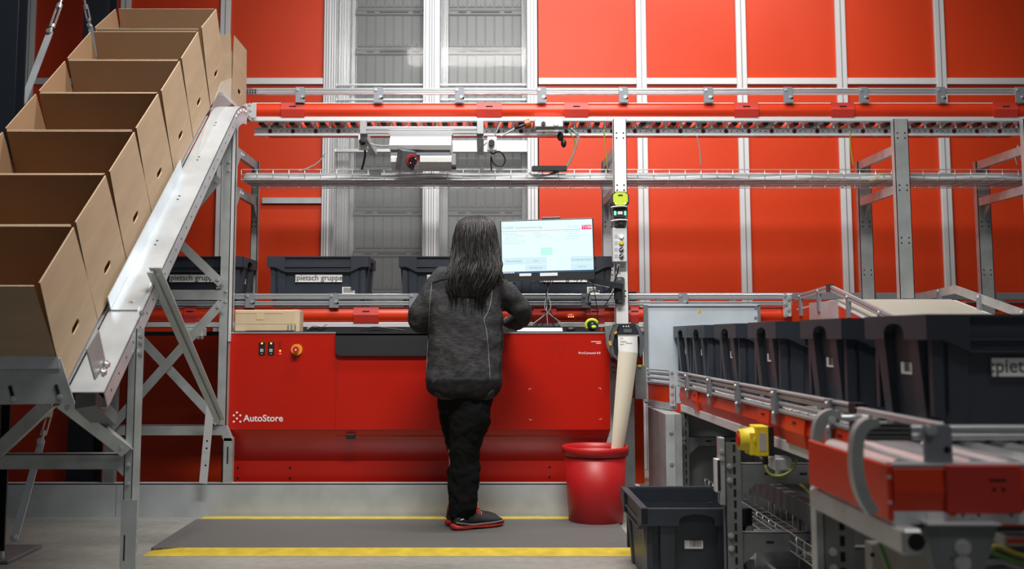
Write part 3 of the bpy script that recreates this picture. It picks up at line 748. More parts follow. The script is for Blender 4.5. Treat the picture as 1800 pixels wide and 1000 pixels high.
for (a, bq, c, d) in ((967, 974, 601, 620), (981, 992, 601, 620), (1000, 1006, 603, 620)):
    p, q = W(a, d, WF), W(bq, c, WF)
    for (x0, x1, z0, z1) in ((p.x, q.x, q.z - 0.0012, q.z), (p.x, q.x, p.z, p.z + 0.0012), (p.x, p.x + 0.0012, p.z, q.z), (q.x - 0.0012, q.x, p.z, q.z)): m.box(x0, x1, WF - 0.0006, WF, z0, z1)
m.build('knockout_outline', 'dark_red', port)

WT = z_top + 0.012
# flat carton at the left of the worktop
t = thing('carton', (XX(472, 6.3), 6.3, WT), 'pale flat taped carton lying at the left end of the worktop', 'carton')
m = MB(); x0, x1 = XX(416, 6.3), XX(529, 6.3); zt = ZZ(545, 6.3)
m.box(x0, x1 - 0.02, 6.26, 6.41, WT, zt, 0.006); m.add([(x1 - 0.03, 6.262, WT), (x1, 6.27, WT), (x1 + 0.002, 6.27, zt - 0.006), (x1 - 0.03, 6.262, zt + 0.004), (x1 - 0.03, 6.4, WT), (x1, 6.4, WT), (x1 + 0.002, 6.4, zt - 0.006), (x1 - 0.03, 6.4, zt + 0.004)], [(0, 1, 2, 3), (1, 5, 6, 2), (3, 2, 6, 7), (4, 7, 6, 5)])
m.build('body', 'card_light', t)
m = MB(); m.box(x0 + 0.01, x1 - 0.02, 6.2585, 6.26, WT + 0.045, WT + 0.048); m.box(XX(452, 6.26), XX(465, 6.26), 6.258, 6.26, WT + 0.07, zt - 0.01); m.box(x0 + 0.01, x1 - 0.1, 6.2585, 6.26, zt - 0.02, zt - 0.012); m.build('tape', 'tape', t)
for i, (px, py, s) in enumerate(((505, 574, 0.5), (512, 574, 0.8), (519, 574, 1))):
    pass
m = MB()
for px in (506, 512, 518.5):
    p = W(px, 577, 6.25); m.box(p.x - 0.004, p.x + 0.004, 6.2575, 6.259, p.z - 0.01, p.z + 0.02)
m.build('printed_marks', 'galv_dull', t)
# thin loose cables lying on the worktop
for k, (pts, lab, mt_) in enumerate((
    ([(540, 578), (552, 572), (566, 574), (575, 569)], 'pale cable curling behind the flat carton', 'cable_grey'),
    ([(630, 583), (655, 575), (690, 578), (712, 581)], 'black cable lying on the worktop left of the person', 'cable_black'))):
    m = MB(); m.tube(spline([W(a, c, 6.40) for a, c in pts]), 0.005, 6); m.build('cable', mt_, label=lab, cat='cable')

# keyboard, sheets, hand scanner on worktop
t = thing('keyboard', (XX(958, 6.33), 6.33, WT), 'dark computer keyboard on the worktop right of the person', 'keyboard')
m = MB(); kx0, kx1 = XX(915, 6.3), XX(989, 6.3); m.add([(kx0, 6.29, WT), (kx1, 6.29, WT), (kx1, 6.41, WT), (kx0, 6.41, WT), (kx0, 6.29, WT + 0.012), (kx1, 6.29, WT + 0.012), (kx1, 6.41, WT + 0.034), (kx0, 6.41, WT + 0.034)], [(0, 3, 2, 1), (4, 5, 6, 7), (0, 1, 5, 4), (1, 2, 6, 5), (2, 3, 7, 6), (3, 0, 4, 7)])
m.build('case', 'plastic_grey', t)
m = MB()
for r_ in range(5):
    for c in range(15):
        x = kx0 + 0.008 + c * (kx1 - kx0 - 0.016) / 15; y = 6.298 + r_ * 0.0215; z = WT + 0.012 + (y - 6.29) * 0.183
        m.box(x + 0.001, x + (kx1 - kx0 - 0.016) / 15 - 0.001, y, y + 0.018, z - 0.002, z + 0.006)
m.build('keys', 'plastic_dark', t)
m = MB(); m.prism([(6.215, WT + 0.001), (6.28, WT + 0.001), (6.283, WT + 0.022), (6.25, WT + 0.016)], 'x', XX(909, 6.23), XX(988, 6.23)); m.build('wrist_rest', 'white', label='white wrist rest in front of the dark keyboard', cat='wrist rest')
t = thing('barcode_scanner', (XX(1040, 6.3), 6.3, WT), 'lime and black handheld barcode scanner lying on the worktop', 'scanner')
m = MB(); c = Vector((XX(1040, 6.3), 6.3, WT + 0.037)); m.ico(c, 0.04, (0.8, 1.1, 0.9), 16, 10); m.ico(c + Vector((0.012, 0.03, 0.004)), 0.03, (1, 1, 0.9)); m.build('body', 'plastic_dark', t)
m = MB(); pts = [c + Vector((0.036 * math.cos(R(a)) - 0.004, -0.03 - 0.008 * math.sin(R(a)), 0.033 * math.sin(R(a)))) for a in range(20, 236, 18)]
m.tube(pts, 0.009, 8); m.ico(c + Vector((0.006, -0.042, -0.01)), 0.014, (1.1, 0.5, 0.7)); m.build('grip_shell', 'lime', t)
m = MB(); m.ico(Vector((XX(1003, 6.35), 6.35, WT + 0.012)), 0.02, (1.4, 1, 0.8)); m.build('computer_mouse', 'black', label='small black mouse between keyboard and lime scanner', cat='mouse')
m = MB(); m.ico(Vector((XX(1003, YF - .03), YF - 0.045, ZZ(557, YF))), 0.036, (1.0, 0.5, 0.6), 16, 10)
m.mt('amber_led_glint'); 
for dx in (-0.016, -0.002, 0.012): m.ico(Vector((XX(1003, YF - .03) + dx, YF - 0.063, ZZ(557, YF))), 0.0035)  # glowing dots imitate lamp reflections on the curved red cover
m.build('rounded_cover', 'red_button', label='small rounded red cover with painted lamp reflections on the lower conveyor side', cat='cover')

# monitor on its arm
MY = 6.28
mon = thing('monitor', (XX(961, MY), MY, ZZ(440, MY)), 'wide computer monitor with pale screen on a black swivel arm', 'monitor')
q0, q1 = W(880.5, 493, MY), W(1043.5, 385, MY); mw, mh = q1.x - q0.x, q1.z - q0.z; mcx, mcz = (q0.x + q1.x) / 2, (q0.z + q1.z) / 2
RM = Euler((0, R(-1.3), R(-4)), 'XYZ')
mon.location = (mcx, MY, mcz); 
def mb_local(f, name, material, parent=mon):
    m = MB(); f(m)
    sv = world_origin(parent); m.v = [v + sv for v in m.v]; return m.build(name, material, parent)
hw, hh = mw / 2, mh / 2
mb_local(lambda m: (m.box(-hw, hw, 0.0, 0.03, -hh, hh, 0.004), m.box(-0.2, 0.2, 0.03, 0.055, -0.1, 0.1, 0.01)), 'housing', 'plastic_dark')
sx0, sx1, sz0, sz1 = -hw + 0.006, hw - 0.007, -hh + 0.047, hh - 0.008
scr = mb_local(lambda m: m.box(sx0, sx1, -0.0012, 0.001, sz0, sz1), 'screen', 'screen')
def S2(u, v): return sx0 + (sx1 - sx0) * u, sz1 - (sz1 - sz0) * v
def sbox(u0, u1, v0, v1, name, material, d=0.0006):
    x0, z1 = S2(u0, v0); x1, z0 = S2(u1, v1)
    return mb_local(lambda m: m.box(x0, x1, -0.0012 - d, -0.001, z0, z1), name, material, scr)
sbox(0, 1, 0.965, 1, 'task_bar', 'screen_bar'); sbox(0, 1, 0.187, 0.193, 'divider', 'screen_red'); sbox(0.885, 0.99, 0.11, 0.187, 'logo_field', 'screen_red')
sbox(0.43, 0.555, 0.52, 0.665, 'tile', 'screen_green'); sbox(0.005, 0.245, 0.70, 0.83, 'button_field', 'screen_key'); sbox(0.25, 0.49, 0.70, 0.83, 'button_field', 'screen_key'); sbox(0.25, 0.49, 0.84, 0.955, 'button_field', 'screen_key'); sbox(0.755, 0.995, 0.70, 0.83, 'button_field', 'screen_key'); sbox(0.755, 0.995, 0.84, 0.955, 'button_field', 'screen_key')
def stext(s, u, v, size, material='screen_text', align='LEFT', name='screen_text'):
    x, z = S2(u, v)
    o = bpy.data.objects.new(name, font_mesh(s, name, material, size, align, 0.0002)); COL.objects.link(o); o.parent = scr; o.location = (x, -0.0022, z); o.rotation_euler = (R(90), 0, 0)
stext('SLAREF: Kommissionierung', 0.015, 0.125, 0.021); stext('Tor: 001', 0.73, 0.135, 0.019, 'screen_faint'); stext('TOBI', 0.938, 0.15, 0.024, 'screen_white', 'CENTER', 'logo_text')
for s, u, v in (('Kunde: bestellt am', 0.02, 0.235), ('Art.-Nr. Bezeichnung', 0.05, 0.28), ('Menge: Stueck', 0.03, 0.33), ('Lagerplatz / Lager Nummer', 0.01, 0.375), ('Auftrag Lieferung Nr. 1 / 01', 0.01, 0.42),
                ('Position', 0.35, 0.23), ('Behaelter Nr.', 0.37, 0.275), ('Menge', 0.38, 0.32), ('Rest', 0.51, 0.32), ('Soll: Ist: Behaelter', 0.70, 0.22), ('Lager: Fach', 0.74, 0.265), ('Zone: Auftrag', 0.71, 0.315), ('Platz: Nummer', 0.70, 0.36)):
    stext(s, u, v, 0.0125, 'screen_faint')
for s, u, v in (('Warteschlange', 0.125, 0.765), ('Liste', 0.37, 0.765), ('Picking Stop', 0.37, 0.90), ('Eintragungsaufgaben', 0.875, 0.765), ('Log out', 0.875, 0.90)):
    stext(s, u, v, 0.0155, 'screen_text', 'CENTER')
for i in range(6): sbox(0.012 + 0.021 * i, 0.024 + 0.021 * i, 0.973, 0.993, 'task_icon', 'screen_white', 0.001)
mb_local(lambda m: m.box(-hw + 0.107, -hw + 0.178, -0.003, 0.0, -hh + 0.03, -hh + 0.046), 'sticker', 'paper')
mb_local(lambda m: m.box(-hw + 0.23, -hw + 0.335, -0.003, 0.0, -hh + 0.027, -hh + 0.046), 'sticker', 'paper')
mb_local(lambda m: (m.box(-0.03, 0.085, 0.005, 0.045, hh + 0.002, hh + 0.014, 0.004)), 'light_bar', 'plastic_grey')
mon.rotation_euler = RM
arm = thing('monitor_mount', (XX(1088, YF - .1), 6.5, ZZ(510, 6.5)), 'black swivel monitor arm bolted to the white post', 'monitor arm')
m = MB(); x0, x1 = XX(1080, 6.5), XX(1098, 6.5); m.prism(rr(x0, x1, ZZ(534, 6.5), ZZ(487, 6.5), 0.015), 'y', 6.494, 6.506)
m.mt('bolt').bolt((XX(1089, 6.49), 6.494, ZZ(491, 6.49)), (0, -1, 0), 0.007); m.bolt((XX(1089, 6.49), 6.494, ZZ(529, 6.49)), (0, -1, 0), 0.007); m.build('wall_plate', 'plastic_grey', arm)
m = MB(); xm = XX(1087, 6.45); m.cyl((xm, 6.462, ZZ(526, 6.45)), (xm, 6.462, ZZ(499, 6.45)), 0.027, 16); m.box(xm - 0.012, xm + 0.012, 6.46, 6.495, ZZ(522, 6.45), ZZ(502, 6.45)); m.build('pivot', 'plastic_dark', arm)
m = MB(); m.bar((xm + 0.02, 6.45, ZZ(504, 6.45)), (XX(1042, 6.38), 6.39, ZZ(494, 6.38)), 0.05, 0.034); m.bar((XX(1045, 6.38), 6.39, ZZ(494, 6.38)), (mcx + 0.06, 6.36, mcz + 0.02), 0.04, 0.04); m.build('arm_link', 'plastic_dark', arm)
# cable knot hanging beneath the monitor
random.seed(11)
for k in range(7):
    xa = XX(944 + 5 * k, 6.34); kn = W(962 + random.uniform(-2, 2), 517, 6.35); xb = XX(932 + 10 * k, 6.38)
    m = MB(); m.tube(spline([Vector((xa, 6.35, mcz - hh + 0.01)), kn + Vector((random.uniform(-.01, .01), 0, 0.04)), kn, kn + Vector((random.uniform(-.02, .02), 0, -0.09)), Vector((xb, 6.36, WT + 0.035))]), 0.0028, 5)
    m.build('monitor_cable', 'cable_black' if k % 3 else 'cable_grey', label='thin tangled cable hanging from the monitor down to the worktop', cat='cable', group='cables knotted beneath the monitor')
for k, (pts, r_, lab) in enumerate((
    ([(1076, 503), (1063, 514), (1040, 512), (1034, 530), (1046, 543), (1062, 538), (1074, 520), (1082, 508)], 0.0035, 'black cable coiled in a loop beside the monitor arm'),
    ([(1040, 492), (1046, 520), (1050, 545), (1050, 562)], 0.003, 'straight black cable dropping behind the lime scanner'),
    ([(1088, 466), (1085, 480), (1078, 500), (1072, 515)], 0.005, 'thick black cable below the grey button box'))):
    m = MB(); m.tube(spline([W(a, c, 6.44) for a, c in pts]), r_, 6); m.build('cable', 'cable_black', label=lab, cat='cable')

# devices on the white post
PY = YF - 0.094
t = thing('button_box', (XX(1089, PY), PY, ZZ(432, PY)), 'light grey box with four round push buttons on the white post', 'button box')
m = MB(); x0, x1 = XX(1076, PY), XX(1101.5, PY); m.box(x0, x1, PY - 0.06, PY, ZZ(462, PY), ZZ(402, PY), 0.006); m.build('case', 'plastic_light', t)
for py, mt_ in ((415.5, 'white_led'), (427, 'yellow'), (438.5, 'black'), (450, 'black')):
    m = MB(); c = W(1092, py, PY - 0.062); m.mt('alu').cyl(c + Vector((0, .002, 0)), c - Vector((0, 0.005, 0)), 0.0155, 20); m.mt(mt_).cyl(c - Vector((0, 0.005, 0)), c - Vector((0, 0.014, 0)), 0.0115, 18)
    if mt_ == 'black': m.mt('paper').bar(c + Vector((-0.008, -0.0145, -0.006)), c + Vector((0.008, -0.0145, 0.006)), 0.002, 0.004)
    m.build('push_button', mt_, t)
    m = MB(); c = W(1083, py, PY - 0.0605); m.box(c.x - 0.011, c.x + 0.011, PY - 0.0612, PY - 0.06, c.z - 0.011, c.z + 0.011); m.build('button_label', 'cable_grey', t)
m = MB(); c = W(1087, 463, PY - 0.03); m.cyl(c + Vector((0, 0, 0.005)), c - Vector((0, 0, 0.03)), 0.013, 10, r2=0.008); m.build('cable_gland', 'plastic_light', t)
t = thing('holstered_scanner', (XX(1089, PY), PY, ZZ(352, PY)), 'lime-faced handheld scanner hung in a cradle high on the white post', 'scanner')
m = MB(); c = W(1089.5, 352, PY - 0.05); oc = [(c.x + dx * 0.054, c.z + dz * 0.05) for dx, dz in ((-0.6, -1), (0.6, -1), (1, -0.45), (1, 0.6), (0.6, 1), (-0.6, 1), (-1, 0.6), (-1, -0.45))]
m.prism(oc, 'y', PY - 0.075, PY - 0.012); m.build('head', 'plastic_dark', t)
m = MB(); m.prism([(c.x + (x - c.x) * 0.83, c.z + (z - c.z) * 0.78 + 0.006) for x, z in oc], 'y', PY - 0.083, PY - 0.073); m.mt('black').box(c.x - 0.014, c.x + 0.014, PY - 0.0845, PY - 0.082, c.z + 0.022, c.z + 0.031)
m.mt('white_led').disc((c.x - 0.03, PY - 0.0835, c.z - 0.024), (0, -1, 0), 0.005); m.disc((c.x + 0.03, PY - 0.0835, c.z - 0.024), (0, -1, 0), 0.005); m.build('face_shell', 'lime', t)
m = MB(); m.prism([(c.x - 0.035, ZZ(384, PY)), (c.x + 0.035, ZZ(384, PY)), (c.x + 0.045, ZZ(368, PY)), (c.x - 0.045, ZZ(368, PY))], 'y', PY - 0.06, PY - 0.005); m.prism([(c.x - 0.032, ZZ(400, PY)), (c.x + 0.036, ZZ(400, PY)), (c.x + 0.04, ZZ(386, PY)), (c.x - 0.036, ZZ(386, PY))], 'y', PY - 0.07, PY - 0.002)
m.build('cradle', 'plastic_dark', t)
m = MB()
for dx in (-0.031, 0.031): m.box(c.x + dx - 0.006, c.x + dx + 0.006, PY - 0.063, PY - 0.058, ZZ(380, PY), ZZ(373, PY), 0.002)
m.build('status_light', 'green_led', t)
m = MB(); m.box(c.x - 0.016, c.x + 0.014, PY - 0.064, PY - 0.059, ZZ(378.5, PY), ZZ(373.5, PY)); m.build('label_tag', 'paper', t)
m = MB(); m.box(c.x - 0.018, c.x + 0.022, PY - 0.078, PY - 0.068, ZZ(398, PY), ZZ(389, PY), 0.004); m.build('trigger_guard', 'black', t)
for z_ in (363, 387):
    m = MB(); m.tube(spline([W(1074, z_ + 3, PY - 0.02), W(1076, z_ + 1, PY - 0.075), W(1090, z_ - 1, PY - 0.09), W(1103, z_, PY - 0.07)]), 0.004, 6); m.build('cable_tie', 'paper', t)
m = MB(); m.tube(spline([W(1076, 348, PY - 0.04), W(1073, 362, PY - 0.03), W(1075, 380, PY - 0.03), W(1077, 396, PY - 0.06)]), 0.004, 6); m.build('cable', 'cable_black', t)

# label printer beside the workstation with its long strip of labels
PR = 6.12
t = thing('label_printer', (XX(1098, PR), PR, ZZ(632, PR)), 'dark grey rounded label printer hung at the right end of the workstation', 'printer')
def P2(pts): return [(XX(a, PR - .05, c), ZZ(c, PR - .05)) for a, c in pts]
m = MB(); m.prism(P2([(1079, 572), (1084, 569), (1115, 569), (1120, 572), (1127, 585), (1130, 600), (1128, 618), (1122, 631), (1086, 631), (1077, 622), (1073, 606), (1074, 588)]), 'y', PR - 0.09, PR + 0.07)
m.build('body', 'plastic_dark', t)
m = MB(); m.prism(P2([(1121, 573), (1127, 586), (1130, 600), (1128, 618), (1123, 628), (1121, 620), (1122, 600), (1120, 584), (1113, 571)]), 'y', PR - 0.108, PR - 0.08); m.prism(P2([(1080, 572), (1086, 570), (1078, 590), (1075, 606), (1078, 622), (1085, 629), (1083, 633), (1073, 622), (1070, 604), (1072, 588)]), 'y', PR - 0.108, PR - 0.08); m.build('shell', 'plastic_grey', t)
m = MB(); m.prism(P2([(1087, 571), (1116, 571), (1121, 586), (1084, 586)]), 'y', PR - 0.104, PR - 0.08); m.mt('paper')
for px in (1096, 1101, 1105): m.disc(W(px, 573.5, PR - 0.105), (0, -1, 0), 0.004)
m.mt('plastic_grey').box(XX(1095, PR - .1), XX(1109, PR - .1), PR - 0.106, PR - 0.103, ZZ(584, PR - .1), ZZ(578, PR - .1)); m.build('display', 'lens_glass', t)
m = MB(); m.box(XX(1084, PR - .1), XX(1121, PR - .1), PR - 0.12, PR - 0.09, ZZ(591, PR - .1), ZZ(588, PR - .1)); m.build('tear_bar', 'alu', t)
for pts in ([(1078, 583), (1083, 582), (1081, 587), (1077, 587)], [(1067, 600), (1072, 599), (1073, 607), (1069, 607)]):
    m = MB(); m.prism(P2(pts), 'y', PR - 0.112, PR - 0.1); m.build('latch_tab', 'orange', t)
m = MB(); m.prism(P2([(1064, 573), (1079, 572), (1072, 590), (1072, 606), (1076, 622), (1085, 631), (1076, 628), (1068, 610)]), 'y', PR - 0.02, PR + 0.02); m.prism(P2([(1085, 625), (1120, 625), (1115, 640), (1090, 640)]), 'y', PR - 0.05, PR + 0.34); m.build('mount', 'galv_dull', t)
PS = PR - 0.125
a = [W(1086, 591, PS), W(1120.5, 591, PS)]; mid = [W(1087, 617, PS - 0.01), W(1121, 620, PS - 0.01)]; lowp = [W(1082, 700, PS - 0.07), W(1113, 697, PS - 0.05)]; e1 = [W(1074, 790, 5.93), W(1095, 792, 5.96)]; e2 = [W(1064, 850, 5.93), W(1082, 850, 5.96)]
def strip(name, secs, material, thick=0.0012):
    L_ = spline([s_[0] for s_ in secs], 6); R_ = spline([s_[1] for s_ in secs], 6); vs = []; fs = []
    for l, r_ in zip(L_, R_):
        mdl = (l + r_) / 2 + Vector((0, -0.0015, 0)); vs += [l, mdl, r_, l + Vector((0, thick, 0)), mdl + Vector((0, thick, 0)), r_ + Vector((0, thick, 0))]
    n = len(L_)
    for i in range(n - 1):
        o_ = 6 * i; fs += [(o_, o_ + 1, o_ + 7, o_ + 6), (o_ + 1, o_ + 2, o_ + 8, o_ + 7), (o_ + 3, o_ + 9, o_ + 10, o_ + 4), (o_ + 4, o_ + 10, o_ + 11, o_ + 5), (o_, o_ + 6, o_ + 9, o_ + 3), (o_ + 2, o_ + 5, o_ + 11, o_ + 8)]
    m = MB(); m.add(vs, fs, True); return m
st = thing('label_strip', mid[0], 'long cream strip of labels running from the printer into the red bin', 'label strip')
strip('x', [mid, [mid[0].lerp(e1[0], 0.5), mid[1].lerp(e1[1], 0.5) + Vector((0.006, 0, 0))], e1, e2], 'paper_back').build('backing_strip', 'paper_back', st)
strip('x', [a, mid], 'paper').build('printed_label', 'paper', st)
m = MB()
for i, (px, py, wd) in enumerate(((1091, 594, 5), (1091, 600, 11), (1090, 605, 8), (1100, 603, 12), (1092, 610, 9), (1098, 614, 10))):
    c = W(px, py, PS - 0.007); m.box(c.x, c.x + wd * 0.003, c.y - 0.0005, c.y + 0.0005, c.z - 0.0015, c.z + 0.0015)
m.build('printed_text', 'cable_grey', st)
m = MB(); m.box(XX(1082, 6.35), XX(1110, 6.35), 6.3, 6.36, 0, ZZ(700, 6.35)); m.box(XX(1110, 6.4), XX(1129, 6.4), 6.3, 6.4, ZZ(700, 6.35), ZZ(642, 6.35)); m.mt('lime').box(XX(1120, 6.29), XX(1125, 6.29), 6.29, 6.3, ZZ(645, 6.3), ZZ(641, 6.3))
m.build('electrical_box', 'galv_dull', label='narrow grey cable duct standing behind the label strip', cat='cable duct')
# red waste bin
bx, by = 0.622, 5.955
t = thing('waste_bin', (bx, by, 0), 'round red plastic waste bin with wide rim beneath the label strip', 'waste bin')
m = MB(); zt = ZZ(783, by); r0, r1 = 0.15, 0.172
m.lathe([(0, 0.002), (r0 - 0.012, 0.002), (r0, 0.012), (r1, zt - 0.03), (r1 - 0.006, zt - 0.03), (r0 - 0.008, 0.018), (0, 0.018)], (bx, by, 0), 48); m.build('body', 'bucket_red', t)
m = MB(); m.lathe([(r1 - 0.006, zt - 0.052), (r1 + 0.01, zt - 0.050), (r1 + 0.014, zt - 0.02), (r1 + 0.013, zt - 0.004), (r1 + 0.007, zt), (r1 - 0.002, zt - 0.002), (r1 - 0.006, zt - 0.03)], (bx, by, 0), 48); m.build('rim', 'bucket_red', t)

# ------------------------------------------------------------------ overhead equipment under the upper conveyor
OY = 6.42
t = thing('light_housing', (XX(740, OY), OY, ZZ(290, OY)), 'white curved overhead light housing hung in an aluminium frame under the conveyor', 'light housing')
for a_, c_ in ((629, 641), (838, 850)):
    m = MB(); x0, x1 = XX(a_, OY), XX(c_, OY); m.box(x0, x1, OY, OY + 0.04, ZZ(235, OY), ZZ(211, OY), 0.002); m.build('frame_post', 'alu_dull', t)
    xm = (x0 + x1) / 2; m = MB()
    q0 = Vector((xm, OY + 0.04, ZZ(238, OY + .04))); q1 = Vector((xm, OY + 0.62, ZZ(238, OY + .04) + 0.0)); m.bar(q0, q1, 0.045, 0.045)
    for g in (-0.009, 0.009): m.mt('steel_grey').bar(q0 + Vector((g, 0, -0.023)), q1 + Vector((g, 0, -0.023)), 0.004, 0.002)
    m.build('side_rail', 'alu_dull', t)
m = MB(); x0, x1 = XX(641, OY), XX(838, OY)
for za_, zb2 in ((222, 228), (229, 234.5)): m.box(x0, x1, OY + 0.004, OY + 0.04, ZZ(zb2, OY), ZZ(za_, OY), 0.003)
m.build('front_rail', 'alu', t)
hx0, hx1 = XX(685, OY - 0.05, 265), XX(793, OY - 0.05, 265)
hz = lambda p: ZZ(p, OY - 0.05)
m = MB(); pr = [(OY + 0.08, hz(236)), (OY + 0.0, hz(236)), (OY - 0.05, hz(246)), (OY - 0.07, hz(256)), (OY - 0.05, hz(262.5)), (OY + 0.1, hz(264)), (OY + 0.3, hz(255)), (OY + 0.3, hz(236))]
m.prism(pr, 'x', hx0, hx1, False); m.build('upper_shell', 'white', t)
m = MB(); m.prism([(OY - 0.03, hz(263)), (OY - 0.03, hz(271)), (OY + 0.25, hz(268)), (OY + 0.25, hz(256))], 'x', hx0 + 0.004, hx1 - 0.008); m.build('recess', 'steel_grey', t)
for (a_, c_) in ((685, 697), (737, 793)):
    m = MB(); m.prism([(OY - 0.03, hz(272)), (OY - 0.045, hz(276)), (OY - 0.04, hz(284)), (OY - 0.0, hz(292)), (OY + 0.06, hz(295)), (OY + 0.2, hz(290)), (OY + 0.2, hz(264))], 'x', XX(a_, OY - .04), XX(c_, OY - .04)); m.build('lower_shell', 'white', t)
m = MB(); m.box(hx1 + 0.001, hx1 + 0.028, OY - 0.02, OY + 0.1, hz(291), hz(269), 0.002); m.mt('black').box(hx1 + 0.001, hx1 + 0.028, OY - 0.022, OY + 0.08, hz(292), hz(288)); m.build('end_block', 'steel_grey', t)
m = MB(); m.box(XX(689, OY), XX(795, OY), OY + 0.05, OY + 0.1, ZZ(241, OY), ZZ(233, OY)); m.prism([(XX(680, OY), ZZ(234, OY)), (XX(796, OY), ZZ(234, OY)), (XX(790, OY), ZZ(244, OY)), (XX(690, OY), ZZ(244, OY))], 'y', OY - 0.01, OY + 0.02); m.build('hanger', 'alu', t)
t = thing('isolator_switch', (XX(714, OY - .1), OY - 0.1, ZZ(285, OY)), 'grey isolator box with red rotary knob on the white overhead housing', 'switch')
m = MB(); x0, x1 = XX(699, OY - .1), XX(724, OY - .1); M_ = Matrix.Translation(((x0 + x1) / 2, OY - 0.08, ZZ(281, OY - .1))) @ Euler((R(18), 0, R(28))).to_matrix().to_4x4(); m.mat_box(M_, 0.045, 0.04, 0.062); m.build('box', 'plastic_grey', t)
m = MB(); c_ = M_ @ Vector((0.02, -0.041, 0.01)); d_ = (M_.to_3x3() @ Vector((0, -1, 0))).normalized(); m.cyl(c_, c_ + d_ * 0.008, 0.036, 20); m.mt('black').cyl(c_ + d_ * 0.008, c_ + d_ * 0.02, 0.026, 20)
for q_ in (0.014, -0.014): m.mt('paper').disc(c_ + d_ * 0.0205 + (M_.to_3x3() @ Vector((q_, 0, q_))), d_, 0.004)
m.build('rotary_knob', 'red_button', t)
# control box
CYB = YF - 0.05
t = thing('control_box', (XX(965, CYB), CYB, ZZ(220, CYB)), 'light grey control box with a black and a green button under the upper conveyor', 'control box')
m = MB(); m.box(XX(941, CYB), XX(991, CYB), CYB - 0.04, CYB + 0.04, ZZ(225, CYB), ZZ(209, CYB), 0.004); m.build('case', 'plastic_light', t)
for px, mt_ in ((955, 'plastic_dark'), (977, 'white_led')):
    c = W(px, 217.5, CYB - 0.04); m = MB(); m.mt('cable_grey').cyl(c, c - Vector((0, 0.004, 0)), 0.0155, 20); m.mt(mt_).cyl(c - Vector((0, 0.004, 0)), c - Vector((0, 0.014, 0)), 0.0125, 18); m.build('push_button', mt_, t)
m = MB(); m.box(XX(944, CYB), XX(990, CYB), CYB - 0.01, CYB + 0.03, ZZ(231, CYB), ZZ(225.5, CYB)); m.mt('lime').box(XX(965, CYB), XX(969, CYB), CYB - 0.014, CYB - 0.01, ZZ(230, CYB), ZZ(226, CYB)); m.mt('paper').box(XX(977, CYB), XX(983, CYB), CYB - 0.016, CYB - 0.01, ZZ(232, CYB), ZZ(226, CYB)); m.build('connector_strip', 'galv_sheet', t)
m = MB(); c = W(985, 240, 6.6); m.ico(c, 0.03, (0.7, 0.7, 1.0)); m.ico(c + Vector((0.02, -0.01, -0.045)), 0.026, (0.7, 0.9, 1.1)); m.cyl(c + Vector((0, 0, 0.02)), c + Vector((0, 0, 0.07)), 0.008); m.build('camera_head', 'black', label='small black sensor head hanging below the grey control box', cat='sensor')
m = MB(); m.tube(spline([W(880, 240, 6.58), W(905, 226, 6.57), W(918, 221, 6.56)]), 0.006, 6); m.mt('cable_black').tube([W(905, 226, 6.56), W(925, 218, 6.56)], 0.009, 8); m.mt('copper').cyl(W(923, 219, 6.58), W(932, 216, 6.58), 0.03, 12); m.build('sensor_cable', 'cable_grey', label='grey cable running to a copper coloured motor beside the control box', cat='cable')
for k, (pts, mt_, r_, lab) in enumerate((
    ([(1004, 225), (1015, 240), (1012, 258), (1006, 275), (995, 293), (970, 306), (940, 309), (930, 303)], 'cable_grey', 0.006, 'thick grey cable curving from the conveyor into the tray'),
    ([(998, 228), (1009, 245), (1010, 262), (1003, 278), (992, 294), (965, 306)], 'cable_green', 0.0035, 'green cable strapped to the grey curving cable'),
    ([(1014, 232), (1018, 242), (1013, 256), (1009, 270), (999, 287)], 'cable_grey', 0.004, 'thinner grey cable right of the curving bundle'),
    ([(1062, 228), (1063, 250), (1066, 275), (1068, 300)], 'cable_yellow', 0.004, 'yellow green earth cable hanging beside the white post'),
    ([(1225, 238), (1230, 262), (1232, 292)], 'cable_grey', 0.004, 'single grey cable hanging right of the white post'),
    ([(1494, 230), (1495, 255), (1500, 292)], 'cable_yellow', 0.004, 'yellow cable hanging near the right galvanised support'),
    ([(1790, 255), (1784, 270), (1788, 290)], 'cable_grey', 0.004, 'grey cable looping at the far right support'),
    ([(572, 268), (560, 285), (540, 296), (525, 300)], 'cable_grey', 0.004, 'pale cable drooping into the tray near the left bay frame'),
    ([(635, 240), (650, 252), (668, 256), (684, 256)], 'cable_grey', 0.0045, 'pale cable slung to the left side of the overhead housing'),
    ([(880, 215), (868, 240), (848, 258), (841, 278), (850, 300)], 'cable_grey', 0.0045, 'pale cable slung beside the black coiled plug lead'),
    ([(638, 255), (642, 268), (640, 282), (636, 298)], 'cable_black', 0.007, 'black plug lead below the left side of the overhead frame'),
    ([(863, 252), (864, 270), (878, 266), (888, 280), (882, 292), (868, 288), (863, 275), (864, 300)], 'cable_black', 0.0045, 'black coiled plug lead right of the overhead frame'),
    ([(1556, 312), (1548, 306), (1540, 314), (1528, 318)], 'cable_yellow', 0.004, 'yellow cable end curling out of the tray at the right'))):
    m = MB(); m.tube(spline([W(a, c, 6.585 + 0.1 * min(1, max(0, (c - 225) / 75))) for a, c in pts]), r_, 6); m.build('hanging_cable', mt_, label=lab, cat='cable')
for px, py, lab in ((637, 250, 'white socket with earth lead left of the overhead housing'), (864, 252, 'white socket box with black plug right of the overhead frame')):
    y_ = 6.6; m = MB(); c = W(px, py, y_); m.box(c.x - 0.028, c.x + 0.034, y_, y_ + 0.05, c.z - 0.045, c.z + 0.045, 0.005); m.mt('black').cyl(c, c - Vector((0, 0.03, 0)), 0.02, 12); m.build('power_socket', 'white', label=lab, cat='socket')
